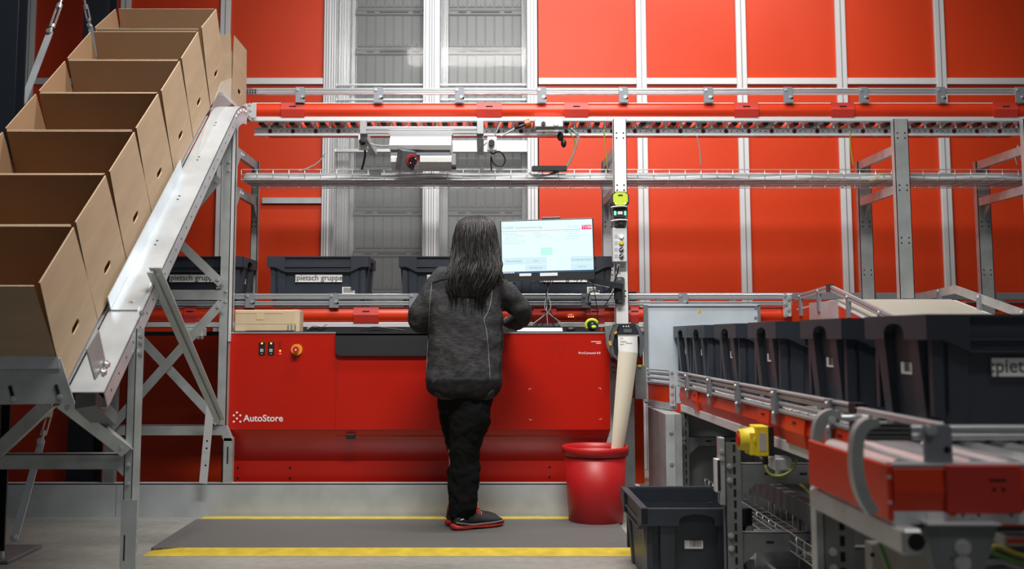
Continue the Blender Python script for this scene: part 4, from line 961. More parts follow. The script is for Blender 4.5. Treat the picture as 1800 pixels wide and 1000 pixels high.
t = thing('power_supply', (XX(970, 6.66), 6.66, ZZ(304, 6.66)), 'flat black power supply tied onto the cable tray', 'power supply')
m = MB(); m.box(XX(936, 6.66), XX(998, 6.66), 6.64, 6.695, ZZ(301, 6.66), ZZ(292, 6.66), 0.004); m.build('case', 'plastic_dark', t)
# zinc cover panel at the conveyor crossing
zx0, zx1 = 0.985, XX(1336, 6.5, 540)
t = thing('cover_panel', ((zx0 + zx1) / 2, 6.5, 0.8), 'plain zinc sheet panel with small warning sticker behind the queued crates', 'panel')
m = MB(); m.box(zx0, zx1, 6.5, 6.508, 0.62, ZZ(536, 6.5)); m.box(zx0, zx1, 6.49, 6.52, ZZ(538, 6.5), ZZ(534, 6.5)); m.mt('bolt')
for px, py in ((1134, 541), (1134, 560), (1328, 541), (1328, 558)): m.bolt(W(px, py, 6.5), (0, -1, 0), 0.007)
m.mt('galv_dull').box(zx0, zx0 + 0.025, 6.485, 6.5, 0.62, ZZ(536, 6.5)); m.box(XX(1330, 6.5), zx1, 6.49, 6.5, 0.9, ZZ(536, 6.5))
m.build('sheet', 'zinc_sheet', t)
m = MB(); c = W(1230, 547, 6.499); m.prism([(c.x - 0.013, c.z - 0.01), (c.x + 0.013, c.z - 0.01), (c.x, c.z + 0.013)], 'y', 6.4985, 6.4998); m.mt('black').box(c.x - 0.0015, c.x + 0.0015, 6.498, 6.4985, c.z - 0.006, c.z + 0.005); m.build('warning_sticker', 'yellow', t)

# ================================================================== BOX CHUTE (left)
SL = R(37.2)
sv, nv = Vector((0, math.cos(SL), math.sin(SL))), Vector((0, -math.sin(SL), math.cos(SL)))
def make_box(tilt=0):
    """open corrugated box: origin at bottom centre, x = width .60, y = .405, z = height .42"""
    t = thing('cardboard_box', (0, 0, 0), 'x', 'box')
    w_, d_, h_, th = 0.30, 0.2045, 0.46, 0.005
    def wall(f, name, inner):
        m = MB(); f(m); return m
    for sx in (-1, 1):                       # side walls with hand hole
        xo, xi = sx * w_, sx * (w_ - th); hy, hz_ = 0.042, 0.0155; yc, zc_ = 0.0, 0.125
        e_ = hy - hz_; arc = lambda a0, cy_: [(cy_ + hz_ * math.cos(R(a0 + q * 22.5)), zc_ + hz_ * math.sin(R(a0 + q * 22.5))) for q in range(9)]
        mid_ = lambda ys, z_: [(y_, z_) for y_ in ys]
        hole = arc(-90, e_) + mid_((0.012, 0.006, 0.0, -0.006, -0.012), zc_ + hz_) + arc(90, -e_) + mid_((-0.012, -0.006, 0.0, 0.006, 0.012), zc_ - hz_)
        outer = [(-d_, 0), (d_, 0), (d_, h_), (-d_, h_)]
        m = MB(); nH = len(hole)
        def pt(x, yz): return (x, yz[0], yz[1])
        # outer ring matched to the hole by angle
        ring = []
        for (y, z) in hole:
            dx, dz = y - yc, z - zc_
            k = min((d_ / abs(dx)) if abs(dx) > 1e-6 else 1e9, ((h_ - zc_) / dz) if dz > 1e-6 else ((zc_ / -dz) if dz < -1e-6 else 1e9)); ring.append((yc + dx * k, zc_ + dz * k))
        nx = (d_, 0.20); extra = []
        def warp(q):
            f = max(0.0, (q[1] - 0.20) / (h_ - 0.20)); return (q[0] * (1 - 0.085 * f), q[1])
        def side(x, mtn, flip):
            m.mt(mtn); n0 = len(m.v); vs = [pt(x, q) for q in hole] + [pt(x, warp(q)) for q in ring] + [pt(x, warp(q)) for q in outer]
            fs = []
            for i in range(nH):
                j = (i + 1) % nH; f = [i, j, nH + j, nH + i]
                a, b_ = ring[i], ring[j]
                on = lambda q: (abs(q[0] - d_) < 1e-5, abs(q[0] + d_) < 1e-5, abs(q[1] - h_) < 1e-5, abs(q[1]) < 1e-5)
                if not any(p and q for p, q in zip(on(a), on(b_))):
                    cy = max((a[0], b_[0]), key=abs); cy = d_ if cy > 0 else -d_; cz = h_ if max(a[1], b_[1]) > h_ - 1e-4 else 0
                    ci = outer.index((cy, cz)); f = [i, j, nH + j, 2 * nH + ci, nH + i]
                fs.append(f if not flip else f[::-1])
            m.add(vs, fs)
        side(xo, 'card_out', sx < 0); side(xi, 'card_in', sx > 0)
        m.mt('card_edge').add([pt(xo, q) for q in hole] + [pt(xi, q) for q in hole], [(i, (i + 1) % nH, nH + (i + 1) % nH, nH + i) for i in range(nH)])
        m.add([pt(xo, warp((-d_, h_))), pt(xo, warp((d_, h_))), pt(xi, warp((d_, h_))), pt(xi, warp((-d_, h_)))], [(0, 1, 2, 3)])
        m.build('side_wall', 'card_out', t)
    for sy in (-1, 1):
        m = MB(); yo, yi = sy * d_, sy * (d_ - th); xs = w_ - 0.0045
        xt = xs - 0.012; h2 = h_ - 0.003; q6 = lambda y: [(-xs, y, 0), (xs, y, 0), (xs, y, 0.2), (xt, y, h2), (-xt, y, h2), (-xs, y, 0.2)]
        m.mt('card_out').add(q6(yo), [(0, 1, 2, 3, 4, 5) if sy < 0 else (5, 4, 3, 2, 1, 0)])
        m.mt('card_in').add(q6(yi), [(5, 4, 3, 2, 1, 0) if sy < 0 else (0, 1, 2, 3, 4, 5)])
        m.mt('card_edge').add([(-xt, yo, h2), (xt, yo, h2), (xt, yi, h2), (-xt, yi, h2)], [(0, 1, 2, 3)])
        m.mt('card_out').box(-xs, xs, min(yo, yi) - 0.0006, max(yo, yi) + 0.0006, 0.05, 0.0515)
        m.build('end_wall', 'card_out', t)
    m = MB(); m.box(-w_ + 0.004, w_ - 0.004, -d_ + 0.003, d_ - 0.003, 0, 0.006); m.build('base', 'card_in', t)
    return t
cb = make_box(); firstb = True
bl = ['lowest open cardboard box, resting against the end plate of the chute', 'second open cardboard box up from the bottom of the chute', 'third open cardboard box up from the bottom of the chute',
      'middle open cardboard box, fourth up the chute', 'fifth open cardboard box up the chute', 'sixth open cardboard box up the chute', 'uppermost open cardboard box on the sloping part of the chute']
G0 = Vector((-1.88, 5.709, 2.716))          # near rim of box G, centre
for i in range(7):
    o = cb if firstb else copy_tree(cb); firstb = False
    tl = SL + R([0.3, 0.3, 0, 0.2, 0, 0, -4][i])
    up_ = Vector((0, -math.sin(tl), math.cos(tl))); al = Vector((0, math.cos(tl), math.sin(tl)))
    rim = G0 - sv * (0.4163 * (6 - i))
    base = rim - up_ * 0.46 + al * 0.2065
    if i == 6: base = base + sv * 0.035
    o.location = base; o.rotation_euler = (tl, 0, R([0.6, -0.4, 0.2, -0.3, 0.3, 0.0, 0.2][i])); o['label'] = bl[i]; o['group'] = 'open cardboard boxes queued on the chute'
o = copy_tree(cb); o.location = (-1.93, 6.90, 2.525); o.rotation_euler = (0, 0, R(0)); o['label'] = 'open cardboard box standing level on the upper conveyor behind the chute top'; o['group'] = 'open cardboard boxes queued on the chute'

ch = thing('box_chute', (-1.83, 4.35, 0), 'galvanised steel box chute sloping down to the left from the upper conveyor', 'chute')
# slope line for the box bottoms
B0 = G0 - nv * 0.465
def SP(x, s, n=0.0): return Vector((x, B0.y, B0.z)) + sv * s + nv * n
s_lo, s_hi = -2.50, -0.06
def slab(m, x0, x1, sa, sb, n0, n1):
    vs = [SP(x, s, n) for n in (n0, n1) for s in (sa, sb) for x in (x0, x1)]
    m.add(vs, [(0, 2, 3, 1), (4, 5, 7, 6), (0, 1, 5, 4), (2, 6, 7, 3), (0, 4, 6, 2), (1, 3, 7, 5)])
m = MB(); slab(m, -2.24, -1.585, s_lo, s_hi, -0.03, -0.026); m.build('slide_sheet', 'galv_sheet', ch)
for side in (1, -1):
    xi, xo = (-1.572, -1.43) if side > 0 else (-2.16, -2.25)
    x0, x1 = sorted((xi, xo))
    m = MB(); slab(m, x0, x1, s_lo, s_hi, -0.024, -0.019)
    e0, e1 = sorted((xo, xo - side * 0.004)); slab(m, e0, e1, s_lo, s_hi, -0.10, -0.019); slab(m, min(xo, xo - side * 0.03), max(xo, xo - side * 0.03), s_lo, s_hi, -0.10, -0.096)
    if side > 0:
        s = s_lo + 0.2
        while s < s_hi:
            m.mt('hole')
            for q in (0.0, 0.035):
                c = SP(-1.515, s + q, -0.0186); m.disc(c, nv, 0.006, 8)
            s += 0.42
        s = s_lo + 0.06
        while s < s_hi:
            m.mt('hole').disc(SP(xo + 0.0006, s, -0.06), (1, 0, 0), 0.006, 8); s += 0.10
    m.build('side_beam', 'galv_sheet', ch)
# curved top plates joining the conveyor
def curve_pt(x, k, n=0.0):
    base = SP(x, s_hi, n); a = SL * (1 - k); L_ = 0.34 * k
    # circular easing to horizontal
    rr_ = 0.34 / SL; cen = SP(x, s_hi, 0) - nv * (-0.0)
    c0 = SP(x, s_hi, 0) - nv * rr_
    ang = SL * (1 - k); return Vector((x, c0.y - math.sin(ang) * (rr_ + n), c0.z + math.cos(ang) * (rr_ + n)))
m = MB(); n_ = 8
for (x0, x1, na, nb) in ((-1.572, -1.43, -0.024, -0.019), (-1.434, -1.43, -0.12, -0.019), (-2.24, -1.6, -0.03, -0.026)):
    for i in range(n_):
        vs = [curve_pt(x, k, n) for n in (na, nb) for k in (i / n_, (i + 1) / n_) for x in (x0, x1)]
        m.add(vs, [(0, 2, 3, 1), (4, 5, 7, 6), (0, 1, 5, 4), (2, 6, 7, 3), (0, 4, 6, 2), (1, 3, 7, 5)])
m.mt('bolt')
for k in (0.1, 0.3, 0.5, 0.75, 0.95): m.bolt(curve_pt(-1.43, k, -0.045), (1, 0, 0), 0.009)
m.build('curved_top', 'galv_sheet', ch)
m = MB(); m.box(-2.26, -1.60, 6.36, 7.16, 2.50, 2.52); m.build('transfer_plate', 'galv_sheet', ch)
# clear guide plates at the top
m = MB()
pts = [SP(-1.52, -0.55, 0.0), SP(-1.52, -0.12, 0.10), curve_pt(-1.52, 0.3, 0.14), curve_pt(-1.52, 0.9, 0.16), curve_pt(-1.52, 0.9, 0.0), curve_pt(-1.52, 0.3, -0.02), SP(-1.52, -0.12, -0.02), SP(-1.52, -0.55, -0.02)]
m.add(pts + [p + Vector((0.006, 0, 0)) for p in pts], [(0, 1, 6, 7), (1, 2, 5, 6), (2, 3, 4, 5), (15, 14, 9, 8), (14, 13, 10, 9), (13, 12, 11, 10), (0, 8, 9, 1), (1, 9, 10, 2), (2, 10, 11, 3), (3, 11, 12, 4)]); m.build('clear_guide', 'clear_plastic', ch)
m = MB(); slab(m, -1.56, -1.45, -1.98, -1.72, -0.018, -0.012); slab(m, -1.566, -1.561, -1.98, -0.75, -0.018, 0.05)
m.mt('bolt').bolt(SP(-1.49, -1.92, -0.012), nv, 0.009); m.build('guide_angle', 'galv_sheet', ch)
# stop plates at the bottom
m = MB(); vs = [SP(-1.50, -2.24, -0.02), SP(-1.44, -2.02, -0.02), SP(-1.56, -1.9, 0.16), SP(-1.60, -2.08, 0.18)]
pl = [WX(a, c, -1.42) for a, c in ((153, 614), (174, 580), (187, 640), (168, 668))]
m.add(pl + [p - Vector((0.006, 0, 0)) for p in pl], [(0, 1, 2, 3), (7, 6, 5, 4), (0, 4, 5, 1), (1, 5, 6, 2), (2, 6, 7, 3), (3, 7, 4, 0)])
m.mt('bolt').bolt(WX(186, 641, -1.415), (1, 0, 0), 0.011, 0.014); m.bolt(WX(180, 655, -1.415), (1, 0, 0), 0.011, 0.014); m.build('stop_tab', 'galv', ch)
m = MB(); Yp = 3.92
q = [W(a, c, Yp) for a, c in ((-60, 631), (106, 630), (131, 709), (-60, 712))]
m.add(q + [p + Vector((0, 0.005, 0.002)) for p in q], [(0, 3, 2, 1), (4, 5, 6, 7), (0, 1, 5, 4), (1, 2, 6, 5), (2, 3, 7, 6), (3, 0, 4, 7)])
q = [W(a, c, Yp) for a, c in ((-60, 626), (103, 626), (106, 648), (-60, 649))]; m.mt('galv_sheet').add([p - Vector((0, 0.004, 0)) for p in q] + q, [(0, 3, 2, 1), (0, 1, 5, 4), (1, 2, 6, 5), (2, 3, 7, 6)])
for (a, c, d, e) in ((17, 678, 24, 703), (98, 676, 105, 700)):
    p0, p1 = W(a, c, Yp - 0.002), W(d, e, Yp - 0.002); m.mt('hole').bar(p0, p1, 0.012, 0.003, up=(0, 1, 0)); m.mt('bolt').bolt(p1 + Vector((0, 0, .005)), (0, -1, 0), 0.007)
m.build('end_plate', 'galv', ch)
# chute stands
def lbar(name, a, c, w_=0.05, mt_='galv', d=0.035, parent=None, bolts=True):
    m = MB(); a, c = Vector(a), Vector(c); u = Vector((0, 1, 0)) if abs((c - a).normalized().y) < 0.9 else Vector((0, 0, 1))
    m.bar(a, c, w_, 0.005, up=(0, 1, 0))
    dd = (c - a).normalized(); s_ = dd.cross(Vector((0, 1, 0)))
    if s_.length > 0.01:
        s_.normalize(); m.bar(a - s_ * (w_ / 2) + Vector((0, d / 2, 0)), c - s_ * (w_ / 2) + Vector((0, d / 2, 0)), 0.004, d, up=(0, 1, 0))
    if bolts: m.mt('bolt').bolt(a + dd * 0.03 - Vector((0, 0.003, 0)), (0, -1, 0), 0.008); m.bolt(c - dd * 0.03 - Vector((0, 0.003, 0)), (0, -1, 0), 0.008)
    return m.build(name, mt_, parent)
FY = 4.35
fx0, fx1 = XX(222, FY, 700), XX(246, FY, 700)
m = MB(); ztop = 1.06; m.box(fx0, fx1 - 0.02, FY, FY + 0.004, 0.02, ztop); m.box(fx1 - 0.024, fx1 - 0.02, FY, FY + 0.06, 0.02, ztop); m.box(fx0, fx0 + 0.004, FY, FY + 0.03, 0.02, ztop)
m.add([(fx1 - 0.02, FY, 0.02), (fx1, FY + 0.03, 0.02), (fx1, FY + 0.03, ztop), (fx1 - 0.02, FY, ztop)], [(0, 1, 2, 3)])
m.box(fx0 - 0.004, fx1 + 0.004, FY - 0.006, FY - 0.001, 0.02, ZZ(878, FY)); m.mt('bolt')
for py in (600, 620, 550, 935, 952, 975, 590): m.bolt((fx1 - 0.008, FY + 0.012, ZZ(py, FY)), (0.6, -0.8, 0), 0.008)
for py in (600, 622, 817, 850): m.bolt((fx0 + 0.018, FY - 0.001, ZZ(py, FY)), (0, -1, 0), 0.006)
m.mt('hole').box(fx0 + 0.01, fx0 + 0.016, FY - 0.0068, FY - 0.006, ZZ(985, FY), ZZ(940, FY)); m.build('front_leg', 'galv', ch)
m = MB(); m.box(-2.30, -2.25, FY, FY + 0.05, 0.02, 1.06); m.build('front_leg', 'galv', ch)
zb = ZZ(812, FY); m = MB(); m.box(-2.3, fx0 + 0.003, FY + 0.006, FY + 0.01, ZZ(825, FY), ZZ(798, FY)); m.box(-2.3, fx0, FY + 0.006, FY + 0.04, ZZ(800, FY), ZZ(797, FY)); m.prism([(fx0, ZZ(798, FY)), (fx0 + 0.003, ZZ(840, FY)), (fx0 - 0.04, ZZ(822, FY))], 'y', FY + 0.004, FY + 0.009); m.build('cross_beam', 'galv', ch)
lbar('brace', W(222, 795, FY - .01), W(108, 708, FY - 0.2), 0.05, parent=ch); lbar('brace', W(-30, 815, FY - .01), W(86, 706, FY - 0.2), 0.05, parent=ch)
RY = 6.14
rx0, rx1 = XX(387, RY, 500), XX(403, RY, 500); rl0, rl1 = XX(183, RY, 740), XX(203, RY, 740)
m = MB(); m.box(rx0, rx1, RY, RY + 0.005, ZZ(748, RY), 2.22); m.box(rx1 - 0.005, rx1, RY, RY + 0.06, ZZ(748, RY), 2.22); m.mt('zinc_white').box(rx1, rx1 + 0.006, RY, RY + 0.05, ZZ(600, RY), 2.3)
m.mt('bolt')
for py in (285, 300, 512, 530): m.bolt((rx1 - 0.02, RY, ZZ(py, RY)), (0, -1, 0), 0.008)
m.build('rear_leg', 'galv', ch)
m = MB(); fxr = XX(408, RY, 800); m.box(fxr - 0.05, fxr, RY, RY + 0.05, 0.0, ZZ(770, RY)); m.add([(rx0, RY, ZZ(748, RY)), (rx1, RY, ZZ(748, RY)), (fxr, RY, ZZ(775, RY)), (fxr - 0.05, RY, ZZ(775, RY)), (rx0, RY + .05, ZZ(748, RY)), (rx1, RY + .05, ZZ(748, RY)), (fxr, RY + .05, ZZ(775, RY)), (fxr - 0.05, RY + .05, ZZ(775, RY))], [(0, 3, 2, 1), (0, 1, 5, 4), (1, 2, 6, 5), (2, 3, 7, 6), (3, 0, 4, 7)])
m.mt('hole').box(fxr - 0.03, fxr - 0.022, RY - 0.001, RY, ZZ(815, RY), ZZ(785, RY)); m.build('rear_foot', 'galv', ch)
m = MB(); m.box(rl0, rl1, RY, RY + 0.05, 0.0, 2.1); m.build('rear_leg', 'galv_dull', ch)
def hbeam(pa, pb, y0, y1, name='cross_beam', Y=RY - 0.006):
    m = MB(); m.box(XX(pa, Y, y0), XX(pb, Y, y0), Y, Y + 0.004, ZZ(y1, Y), ZZ(y0, Y)); m.box(XX(pa, Y, y0), XX(pb, Y, y0), Y, Y + 0.03, ZZ(y0, Y) - 0.004, ZZ(y0, Y)); m.build(name, 'galv', ch)
hbeam(196, 390, 508, 527); hbeam(183, 392, 747, 765); hbeam(300, 392, 272, 290)
for a, c in (((385, 312), (318, 395)), ((303, 415), (389, 498)), ((389, 533), (192, 755)), ((244, 592), (384, 742)), ((219, 608), (190, 640))):
    yo_ = RY - 0.03 - (0.008 if a[0] > c[0] else 0); lbar('brace', W(*a, yo_), W(*c, yo_), 0.05, parent=ch)
a, c = WX(272, 470, -1.405), WX(388, 738, -1.405)
m = MB(); m.bar(a, c, 0.006, 0.05, up=(1, 0, 0)); m.bar(a - Vector((0.02, 0, 0.02)), c - Vector((0.014, 0, 0.014)), 0.028, 0.006, up=(0, 0, 1)); m.mt('bolt').bolt(a + (c - a).normalized() * 0.04 + Vector((0.003, 0, 0)), (1, 0, 0), 0.009); m.build('side_strut', 'galv_sheet', ch)
m = MB(); m.bar(W(371, 700, 5.99), W(357, 850, 6.06), 0.045, 0.005, up=(0, 1, 0)); m.mt('hole')
for py in (775, 788, 818): m.disc(W(364 - (py - 775) * 0.06, py, 5.985), (0, -1, 0), 0.006)
m.build('strap', 'zinc_white', ch)
m = MB(); m.bar(W(150, 703, 4.1), W(188, 738, 4.3), 0.08, 0.06, up=(0, 1, 0)); m.build('corner_bracket', 'galv_dull', ch)
m = MB(); c = W(420, 190, 6.58); m.box(XX(424, 6.55), XX(444, 6.55), 6.548, 6.554, ZZ(207, 6.55), ZZ(182, 6.55)); m.mt('bolt')
for px, py in ((430, 186), (439, 184), (433, 193), (438, 203), (431, 203), (440, 194)): m.bolt(W(px, py, 6.548), (0, -1, 0), 0.008)
m.build('joining_plate', 'galv_sheet', ch)
m = MB(); y_ = 6.57; m.box(XX(433, y_, 160), XX(453, y_, 160), y_ - 0.02, y_, ZZ(166, y_), ZZ(157, y_)); m.mt('hole')
for i in range(4):
    for j in range(2): m.box(XX(435 + 4.5 * i, y_, 160), XX(438 + 4.5 * i, y_, 160), y_ - 0.0215, y_ - 0.02, ZZ(161 + 4 * j, y_), ZZ(158.5 + 4 * j, y_))
m.build('rail_end_cap', 'steel_grey', label='slotted grey end cap where the upper guard rail begins', cat='end cap')
m = MB(); c = W(343, 583, 6.5); m.box(XX(311, 6.5), XX(358, 6.5), 6.5, 6.6, ZZ(591, 6.5), ZZ(576, 6.5), 0.004); m.mt('green_led').ico(c - Vector((0, 0.01, 0)), 0.011, (1.2, .5, 1)); m.mt('bolt')
for px in (313, 348, 355): m.cyl(W(px, 590, 6.5), W(px, 596, 6.5), 0.01, 8)
m.build('sensor_box', 'zinc_white', label='small white sensor box with green light under the lower conveyor', cat='sensor')

# ================================================================== RIGHT-HAND CONVEYOR (runs towards the camera)
def copies(parent, proto, locs):
    for i, l in enumerate(locs):
        o = proto if i == 0 else proto.copy()
        if i: COL.objects.link(o)
        o.parent = parent; o.location = Vector(l)
XL, XR = 1.12, 1.88
rc = thing('roller_conveyor', (1.5, 4.5, 0.6), 'long red-sided roller conveyor with triple guard bars running towards the viewer', 'conveyor')
ya, yb = 3.02, 6.02
for side, X in ((-1, XL), (1, XR)):
    m = MB(); prof = [(X, 0.742), (X + side * 0.006, 0.736), (X + side * 0.013, 0.69), (X, 0.646), (X - side * 0.03, 0.646), (X - side * 0.03, 0.742)]
    m.prism(prof, 'y', ya, yb); m.build('side_panel', 'conv_red', rc)
    m = MB(); x0, x1 = sorted((X + side * 0.006, X - side * 0.05)); m.box(x0, x1, ya, yb, 0.606, 0.645, 0.002); m.box(x0, x1, ya, yb, 0.742, 0.746); m.build('flange', 'zinc_white', rc)
m = MB(); m.cyl((XL + 0.032, 0, 0), (XR - 0.032, 0, 0), 0.024, 14); ro = m.build('roller', 'alu', rc); copies(rc, ro, [(0, ya + 0.06 + 0.1 * i, 0.732) for i in range(30)])
for z in (0.752, 0.779, 0.806):
    m = MB(); m.cyl((XL - 0.012, ya + 0.16, z), (XL - 0.012, yb, z), 0.0095, 10); m.build('guard_bar', 'alu_dull', rc)
m = MB(); m.box(XL - 0.026, XL + 0.002, ya + 0.16, yb, 0.818, 0.828, 0.002); m.build('top_strip', 'alu_dull', rc)
m = MB(); m.box(XL - 0.03, XL + 0.005, ya + 0.10, ya + 0.16, 0.735, 0.832)
m.mt('cable_grey')
for i in range(5): m.box(XL - 0.031, XL + 0.006, ya + 0.099, ya + 0.105, 0.742 + 0.019 * i, 0.745 + 0.019 * i)
m.build('end_cap', 'black', rc)
for Y in (5.71, 5.15, 4.58, 4.0, 3.37):
    m = MB(); m.box(XL - 0.034, XL - 0.026, Y - 0.025, Y + 0.025, 0.70, 0.832, 0.002); m.box(XL - 0.034, XL - 0.004, Y - 0.03, Y - 0.024, 0.74, 0.83)
    m.mt('bolt').bolt((XL - 0.034, Y, 0.815), (-1, 0, 0), 0.007); m.bolt((XL - 0.034, Y - 0.008, 0.74), (-1, 0, 0), 0.007); m.build('bracket', 'steel_grey', rc)
for Y, d in ((5.55, 0.06), (4.2, 0.09), (3.78, 0.12), (3.3, 0.1)):
    m = MB(); m.prism([(XL - 0.002, 0.748), (XL - 0.016, 0.742), (XL - 0.022, 0.69), (XL - 0.014, 0.642), (XL, 0.638)], 'y', Y - d, Y + d); m.mt('hole').box(XL - 0.0215, XL - 0.018, Y - 0.02, Y + 0.02, 0.721, 0.726); m.build('joint_cover', 'conv_red', rc)
m = MB(); y = ya + 0.2
while y < yb: m.ico((XL + 0.008, y, 0.752), 0.008, (1, 1.3, 1), 6, 4); y += 0.05
m.build('chain_bolts', 'bolt', rc, kind='stuff')
# angled end section beside the zinc panel
t = thing('conveyor_section', (1.05, 6.25, 0.7), 'short angled conveyor end with guard bars against the zinc panel', 'conveyor')
pa, pb = Vector((1.0, 6.46, 0)), Vector((1.085, 6.1, 0))
for z in (0.752, 0.779, 0.806):
    m = MB(); m.cyl(pa + Vector((0, 0, z)), pb + Vector((0, 0, z)), 0.009, 8); m.build('guard_bar', 'alu_dull', t)
m = MB(); m.bar(pa + Vector((0.01, 0, .694)), pb + Vector((0.01, 0, .694)), 0.02, 0.096); m.build('side_panel', 'conv_red', t)
m = MB(); m.bar(pa + Vector((0.01, 0, .625)), pb + Vector((0.01, 0, .625)), 0.03, 0.038); m.bar(pa + Vector((0.0, 0, .828)), pb + Vector((0, 0, .828)), 0.02, 0.01)
for p in (pb + Vector((0.0, -0.01, 0)), pa + Vector((-0.012, 0, 0))): m.box(p.x - 0.02, p.x + 0.012, p.y - 0.006, p.y + 0.006, 0.63, 0.835)
m.mt('bolt')
for z in (0.66, 0.70, 0.745, 0.82): m.bolt((1.08, 6.083, z), (0, -1, 0), 0.007)
m.build('frame', 'galv_sheet', t)
t = thing('side_cabinet', (1.03, 6.1, 0), 'bolted galvanised sheet cabinet under the conveyor end beside the waste bin', 'cabinet')
m = MB(); m.box(1.0, 1.09, 5.86, 6.48, 0.0, 0.60); m.build('body', 'galv', t)
m = MB(); m.box(1.0, 1.05, 5.856, 5.86, 0.0, 0.60); m.mt('bolt')
for z in (0.10, 0.33, 0.5): m.bolt((1.03, 5.856, z), (0, -1, 0), 0.009)
m.build('front_flange', 'galv_sheet', t)
# stands
def stand(Y, x0, w_, label, ztop=0.604, beams=((0.33, 0.40), (0.06, 0.13)), plate=True):
    t = thing('conveyor_stand', (1.5, Y, 0), label, 'conveyor stand', None)
    for (a, inner) in ((x0, 1), (XR - 0.02, -1)):
        m = MB(); m.box(a, a + w_, Y, Y + 0.004, 0.0, ztop); m.box(a, a + 0.004, Y, Y + 0.05, 0.0, ztop); m.box(a + w_, a + w_ + 0.004, Y, Y + 0.045, 0, ztop)
        z = 0.04
        while z < ztop - 0.03:
            m.mt('hole').box(a + w_ * 0.55, a + w_ * 0.72, Y - 0.001, Y, z, z + 0.028); z += 0.044
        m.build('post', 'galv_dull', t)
        m = MB(); m.mt('bolt')
        for (b0, b1) in beams:
            for zz in (b0 + 0.015, b1 - 0.01): m.bolt((a + w_ * 0.3, Y - 0.001, zz), (0, -1, 0), 0.008)
        m.build('post_bolts', 'bolt', t, kind='stuff')
    for (b0, b1) in beams:
        m = MB(); m.box(x0 + w_ + 0.005, XR - 0.022, Y + 0.008, Y + 0.012, b0, b1); m.box(x0 + w_ + 0.005, XR - 0.022, Y + 0.008, Y + 0.045, b1 - 0.003, b1)
        m.prism([(x0 + w_ + 0.005, b0), (x0 + w_ + 0.06, b0), (x0 + w_ + 0.005, b0 - 0.05)], 'y', Y + 0.006, Y + 0.01)
        for q in (0.1, 0.24): m.mt('hole').box(x0 + w_ + q, x0 + w_ + q + 0.03, Y + 0.0072, Y + 0.008, (b0 + b1) / 2 - 0.004, (b0 + b1) / 2 + 0.004); m.cur = None
        m.build('cross_beam', 'galv_dull', t)
    if plate:
        m = MB(); m.box(x0 - 0.022, x0 - 0.001, Y - 0.01, Y + 0.04, 0.36, ztop + 0.02, 0.002); m.mt('bolt').bolt((x0 - 0.012, Y - 0.01, 0.57), (0, -1, 0), 0.007); m.bolt((x0 - 0.012, Y - 0.01, 0.54), (0, -1, 0), 0.007); m.build('side_plate', 'galv', t)
    return t
stand(5.95, 1.105, 0.035, 'far slotted conveyor stand beside the galvanised cabinet', beams=((0.42, 0.47),), plate=False)
stand(4.28, 0.965, 0.06, 'middle slotted conveyor stand just right of the black floor crate', beams=((0.44, 0.52), (0.175, 0.25)))
stand(3.06, 0.965, 0.085, 'near slotted conveyor stand below the curved guide plates', beams=((0.36, 0.43),))
m = MB(); m.box(0.925, 0.942, 4.27, 4.31, 0.41, 0.54, 0.002); m.mt('black').box(0.933, 0.944, 4.268, 4.27, 0.415, 0.535); m.build('reflector_bracket', 'zinc_white', label='small white reflector bracket on the middle conveyor stand', cat='bracket')
# wire basket, ducts and floor tray below
t = thing('wire_basket', (1.3, 4.9, 0.22), 'wire cable basket running under the right-hand conveyor', 'cable tray')
m = MB()
for (x, z) in ((1.22, 0.25), (1.22, 0.215), (1.22, 0.18), (1.30, 0.18), (1.38, 0.18), (1.38, 0.25)): m.cyl((x, 3.2, z), (x, 5.9, z), 0.003, 6)
y = 3.2
while y < 5.9: m.tube([(1.22, y, 0.25), (1.22, y, 0.18), (1.38, y, 0.18), (1.38, y, 0.25)], 0.003, 5); y += 0.1
for Y in (3.4, 4.75, 5.6): m.box(1.2, 1.40, Y, Y + 0.03, 0.0, 0.176)
m.build('mesh', 'bolt', t, kind='stuff')
for x, z0, z1, lab in ((1.28, 0.29, 0.37, 'dark cable duct above the wire basket, nearer the floor crate'), (1.44, 0.33, 0.41, 'dark cable duct under the conveyor, behind the first duct')):
    m = MB(); m.box(x, x + 0.05, 3.3, 5.6, z0, z1, 0.003); m.mt('galv_dull')
    for Y in (3.4, 3.9, 4.4, 5.4): m.box(x + 0.01, x + 0.02, Y, Y + 0.02, 0.0, z0)
    m.build('cable_duct', 'plastic_grey', label=lab, cat='cable duct')
for k in range(4):
    m = MB(); x = 1.31 + 0.05 * k; m.tube(spline([(x + 0.02 * math.sin(i * 2.1 + k), 3.3 + 0.3 * i, 0.40 + 0.02 * math.sin(i * 1.7 + k)) for i in range(8)]), 0.006, 6)
    m.build('loose_cable', ['cable_yellow', 'cable_black', 'cable_grey', 'cable_green'][k], label='loose %s cable lying over the dark ducts under the conveyor' % ['yellow', 'black', 'grey', 'green'][k], cat='cable')
t = thing('floor_tray', (1.7, 3.9, 0), 'dark floor tray with pale parallel runners beneath the right-hand conveyor', 'floor tray')
m = MB(); m.box(1.16, 2.6, 2.9, 4.9, 0.0, 0.02); m.build('base', 'plastic_dark', t)
for x in (1.24, 1.52, 1.8, 2.1):
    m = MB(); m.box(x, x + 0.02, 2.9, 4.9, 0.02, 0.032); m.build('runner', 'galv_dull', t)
m = MB(); m.add([(1.1, 6.02, 0.0), (2.9, 6.02, 0.0), (2.9, 6.02, 0.59), (1.1, 6.02, 0.59), (1.1, 6.03, 0.0), (2.9, 6.03, 0), (2.9, 6.03, 0.59), (1.1, 6.03, 0.59)], [(0, 1, 2, 3), (7, 6, 5, 4), (0, 3, 7, 4)])
